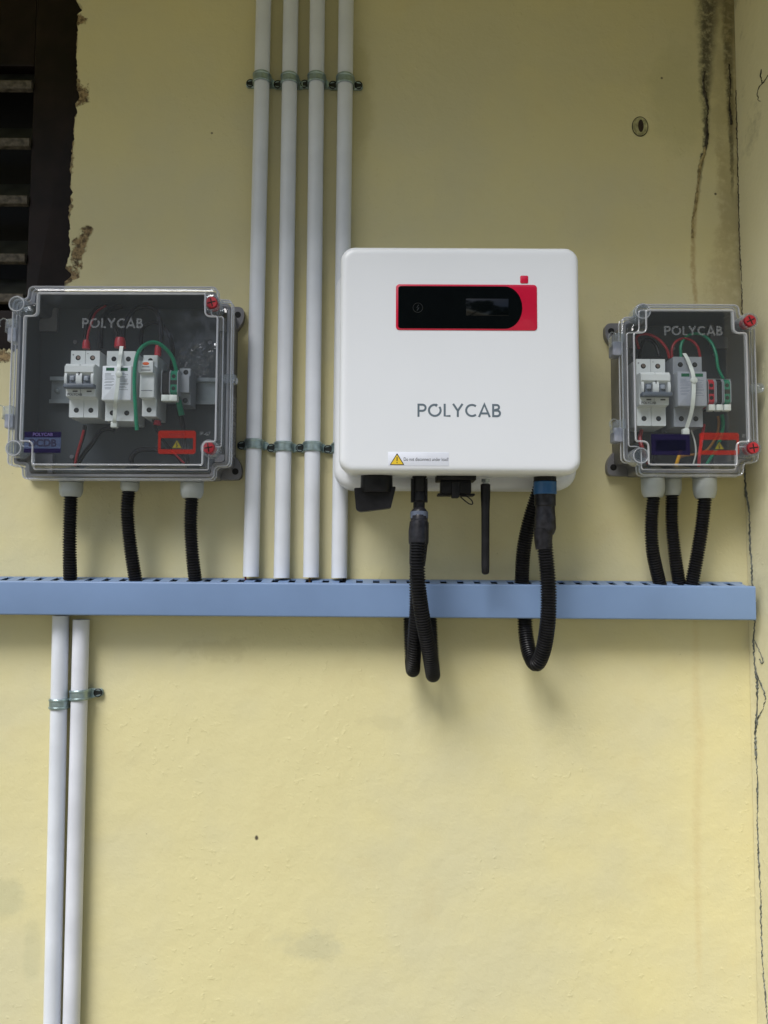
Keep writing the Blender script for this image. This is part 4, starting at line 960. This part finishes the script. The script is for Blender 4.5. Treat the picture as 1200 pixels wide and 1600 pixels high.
def ziptie(pts, label):
    P3 = [(*[at(*a)[0]], a[2], at(*a)[1]) for a in pts]; o3 = P3[0]
    t = thing('zip_tie', label, 'cable tie', *o3)
    p = spline([(a - o3[0], b - o3[1], c - o3[2]) for a, b, c in P3], 2.5)
    ls = [[(a - 2.3, b - .5, c), (a + 2.3, b - .5, c), (a + 2.3, b + .6, c), (a - 2.3, b + .6, c)] for a, b, c in p]
    m = MB(); m.loft(ls); m.build('strap', M['tie'], t)
    a, b, c = p[-1]; m = MB(); m.rbox(a - 4, a + 4, c - 4.5, c + 3, b - 3, b + 3.5, 1.2, 1); m.build('head', M['tie'], t)
    a, b, c = p[len(p) * 2 // 5]; m = MB(); m.lathe([(5, b - .4), (4.6, b + 1.2), (2.5, b + 1.9), (.3, b + 2)], c=(a + .5, 0, c - 2), seg=18, sx=.9, sz=.8); m.build('glue_blob', M['tie'], t)
ziptie([(190, 541, 60), (188, 556, 64), (186, 570, 79), (184, 600, 80), (181, 624, 79), (180, 638, 70), (179, 656, 66), (179, 663, 60)], 'white cable tie strapped over the white surge protector')
ziptie([(1069, 552, 60), (1075, 563, 66), (1082, 582, 79), (1084, 600, 80), (1083, 625, 80), (1080, 645, 74), (1074, 665, 68), (1071, 674, 66)], 'white cable tie strapped over the grey surge protector')
# crumpled clear bag added for glints at the right of the large box
x, z = at(304, 562, 30); sheeting = thing('glint_sheeting', 'crumpled clear plastic bag above the rail at the right inside the large box, added for its glints', 'plastic bag', x, 30, z)
rn = random.Random(12); m = MB(); n_ = 15; vs = []
for j in range(n_):
    for i in range(n_):
        u, v = i / (n_ - 1) - .5, j / (n_ - 1) - .5; edge = 1 - .35 * abs(v) * rn.random()
        vs.append(((u * 52 + v * 14) * edge + rn.uniform(-1.2, 1.2), rn.uniform(-3.4, 3.4), v * 46 + u * 10 + rn.uniform(-1.2, 1.2)))
fs = []
for j in range(n_ - 1):
    for i in range(n_ - 1):
        a = j * n_ + i; fs += [(a, a + 1, a + n_ + 1), (a, a + n_ + 1, a + n_)]
m.add(vs, fs); m.build('film', clear_plastic('glint_film', (.96, .96, .97), .008, 2.2, .06), sheeting, smooth=0)
# wire ends peeking out where the pipes meet the duct
wire([(383, 898, 13.6), (384, 906, 14), (386, 914, 16)], 1.3, M['redw'], 'red wire end at the foot of the leftmost pipe')
wire([(484, 898, 13.6), (484, 906, 15), (483, 916, 18)], 1.3, M['brownw'], 'brown wire end at the foot of the third pipe')
wire([(538, 898, 13.6), (538, 906, 15), (536, 916, 18)], 2.6, M['blackw'], 'black wire end at the foot of the fourth pipe')
# small box
wire([(998, 545, 30), (994, 528, 34), (1003, 522, 36), (1018, 524, 38), (1032, 533, 40), (1042, 546, 42), (1046, 560, 42)], 1.8, M['redw'], 'red wire arching above the breaker in the small box')
wire([(1050, 560, 42), (1050, 545, 42), (1056, 534, 40), (1068, 529, 38), (1080, 532, 38), (1090, 542, 40), (1094, 558, 40)], 1.7, M['redw'], 'red wire arching above the grey surge protector')
wire([(1064, 558, 42), (1064, 540, 40), (1072, 526, 36), (1088, 521, 34), (1102, 526, 38), (1113, 538, 42), (1119, 555, 46), (1122, 575, 48), (1130, 592, 50)], 1.9, M['greenw'], 'green wire arching over to the green terminal block in the small box')
wire([(1128, 648, 44), (1130, 660, 44), (1128, 676, 42), (1120, 700, 38), (1104, 726, 34)], 2.2, M['greenw'], 'green wire below the green terminal block in the small box')
wire([(1122, 650, 42), (1123, 664, 40), (1118, 684, 38), (1100, 706, 36), (1064, 714, 40), (1058, 726, 40)], 1.6, M['brownw'], 'brown wire below the terminal blocks in the small box')
wire([(1002, 672, 44), (1000, 686, 48), (1004, 702, 52), (1012, 724, 44)], 2.6, M['redw'], 'red wire at the lower left of the small box')
wire([(1064, 704, 48), (1060, 716, 48), (1056, 728, 46)], 2.2, M['yelloww'], 'yellow wire ending under the purple sticker')
wire([(1100, 664, 40), (1096, 690, 60), (1093, 710, 66), (1092, 728, 60)], 2.0, M['redp'], 'bright red wire beside the red sticker in the small box')
wire([(1080, 672, 48), (1086, 692, 50), (1087, 710, 48), (1083, 726, 44)], 1.0, M['tie'], 'thin white wire curving below the grey surge protector')
wire([(1040, 676, 36), (1030, 690, 34), (1024, 706, 34), (1022, 728, 34)], 2.6, M['blackw'], 'black wire below the breaker in the small box')
wire([(1030, 556, 34), (1024, 538, 30), (1012, 530, 28), (1002, 540, 26), (998, 580, 22)], 2.4, M['blackw'], 'black wire behind the breaker in the small box')

# ================================================================== round about: ground, added sunshade slab out of view, trees across the yard
m = MB(); m.box(-60000, 60000, -60000, 60000, FLOOR - 60, FLOOR); gr = m.build('ground', plain('yard_earth', (.38, .35, .25), .9, var=.25, scale=1.5), smooth=0); gr['kind'] = 'structure'
RZ, RW = 850, 460  # unseen slab; reach, height and yellow chosen for shade and warm bounce
m = MB(); m.box(-2600, 1200, 1, RW, RZ, RZ + 75)
rf = m.build('unseen_sunshade_slab', plain('slab_paint', (.58, .55, .22), .8), smooth=0); tag(rf, 'unseen yellow painted concrete sunshade slab above the picture, added to shade the upper wall', 'sunshade')
def tree(x, y, h, r, label, seed):
    rn = random.Random(seed); t = thing('tree', label, 'tree', x, y, FLOOR, 0, 'trees across the yard')
    m = MB(); m.tube([(0, 0, 0), (60, 40, h * .3), (-40, 0, h * .6), (0, 0, h * .85)], [170, 130, 90, 40], 10)
    for i in range(7):
        a = rn.uniform(0, 6.28); z0_ = h * rn.uniform(.35, .7); m.tube([(0, 0, z0_), (math.cos(a) * r * .4, math.sin(a) * r * .4, z0_ + r * .3), (math.cos(a) * r * .8, math.sin(a) * r * .8, z0_ + r * .45)], [60, 40, 15], 6)
    m.build('trunk', plain('bark', (.09, .07, .05), .9), t)
    vs = []; fs = []
    cl = [(rn.gauss(0, r * .42), rn.gauss(0, r * .42), h * .68 + rn.gauss(0, r * .38), rn.uniform(.22, .42) * r) for _ in range(26)]
    for i in range(16000):
        c = rn.choice(cl); v = Vector((rn.gauss(0, 1), rn.gauss(0, 1), rn.gauss(0, 1))).normalized() * c[3] * rn.uniform(.6, 1)
        p = Vector(c[:3]) + v; u = Vector((rn.gauss(0, 1), rn.gauss(0, 1), rn.gauss(0, .6))).normalized(); w_ = u.cross(Vector((rn.gauss(0, 1), rn.gauss(0, 1), 1))).normalized()
        s_ = rn.uniform(60, 120); k_ = len(vs)
        vs += [tuple(p - u * s_), tuple(p + w_ * s_ * .45), tuple(p + u * s_), tuple(p - w_ * s_ * .45)]; fs.append((k_, k_ + 1, k_ + 2, k_ + 3))
    m = MB(); m.add(vs, fs); m.build('crown', plain('leaves', (.06, .10, .03), .5, var=.4, scale=3), t, smooth=0)
tree(600, 7200, 5600, 2000, 'broad green tree straight across the yard behind the viewer', 1)
tree(-3400, 8200, 5200, 1900, 'green tree to the left across the yard behind the viewer', 2)
tree(4200, 7600, 6000, 2100, 'green tree to the right across the yard behind the viewer', 3)
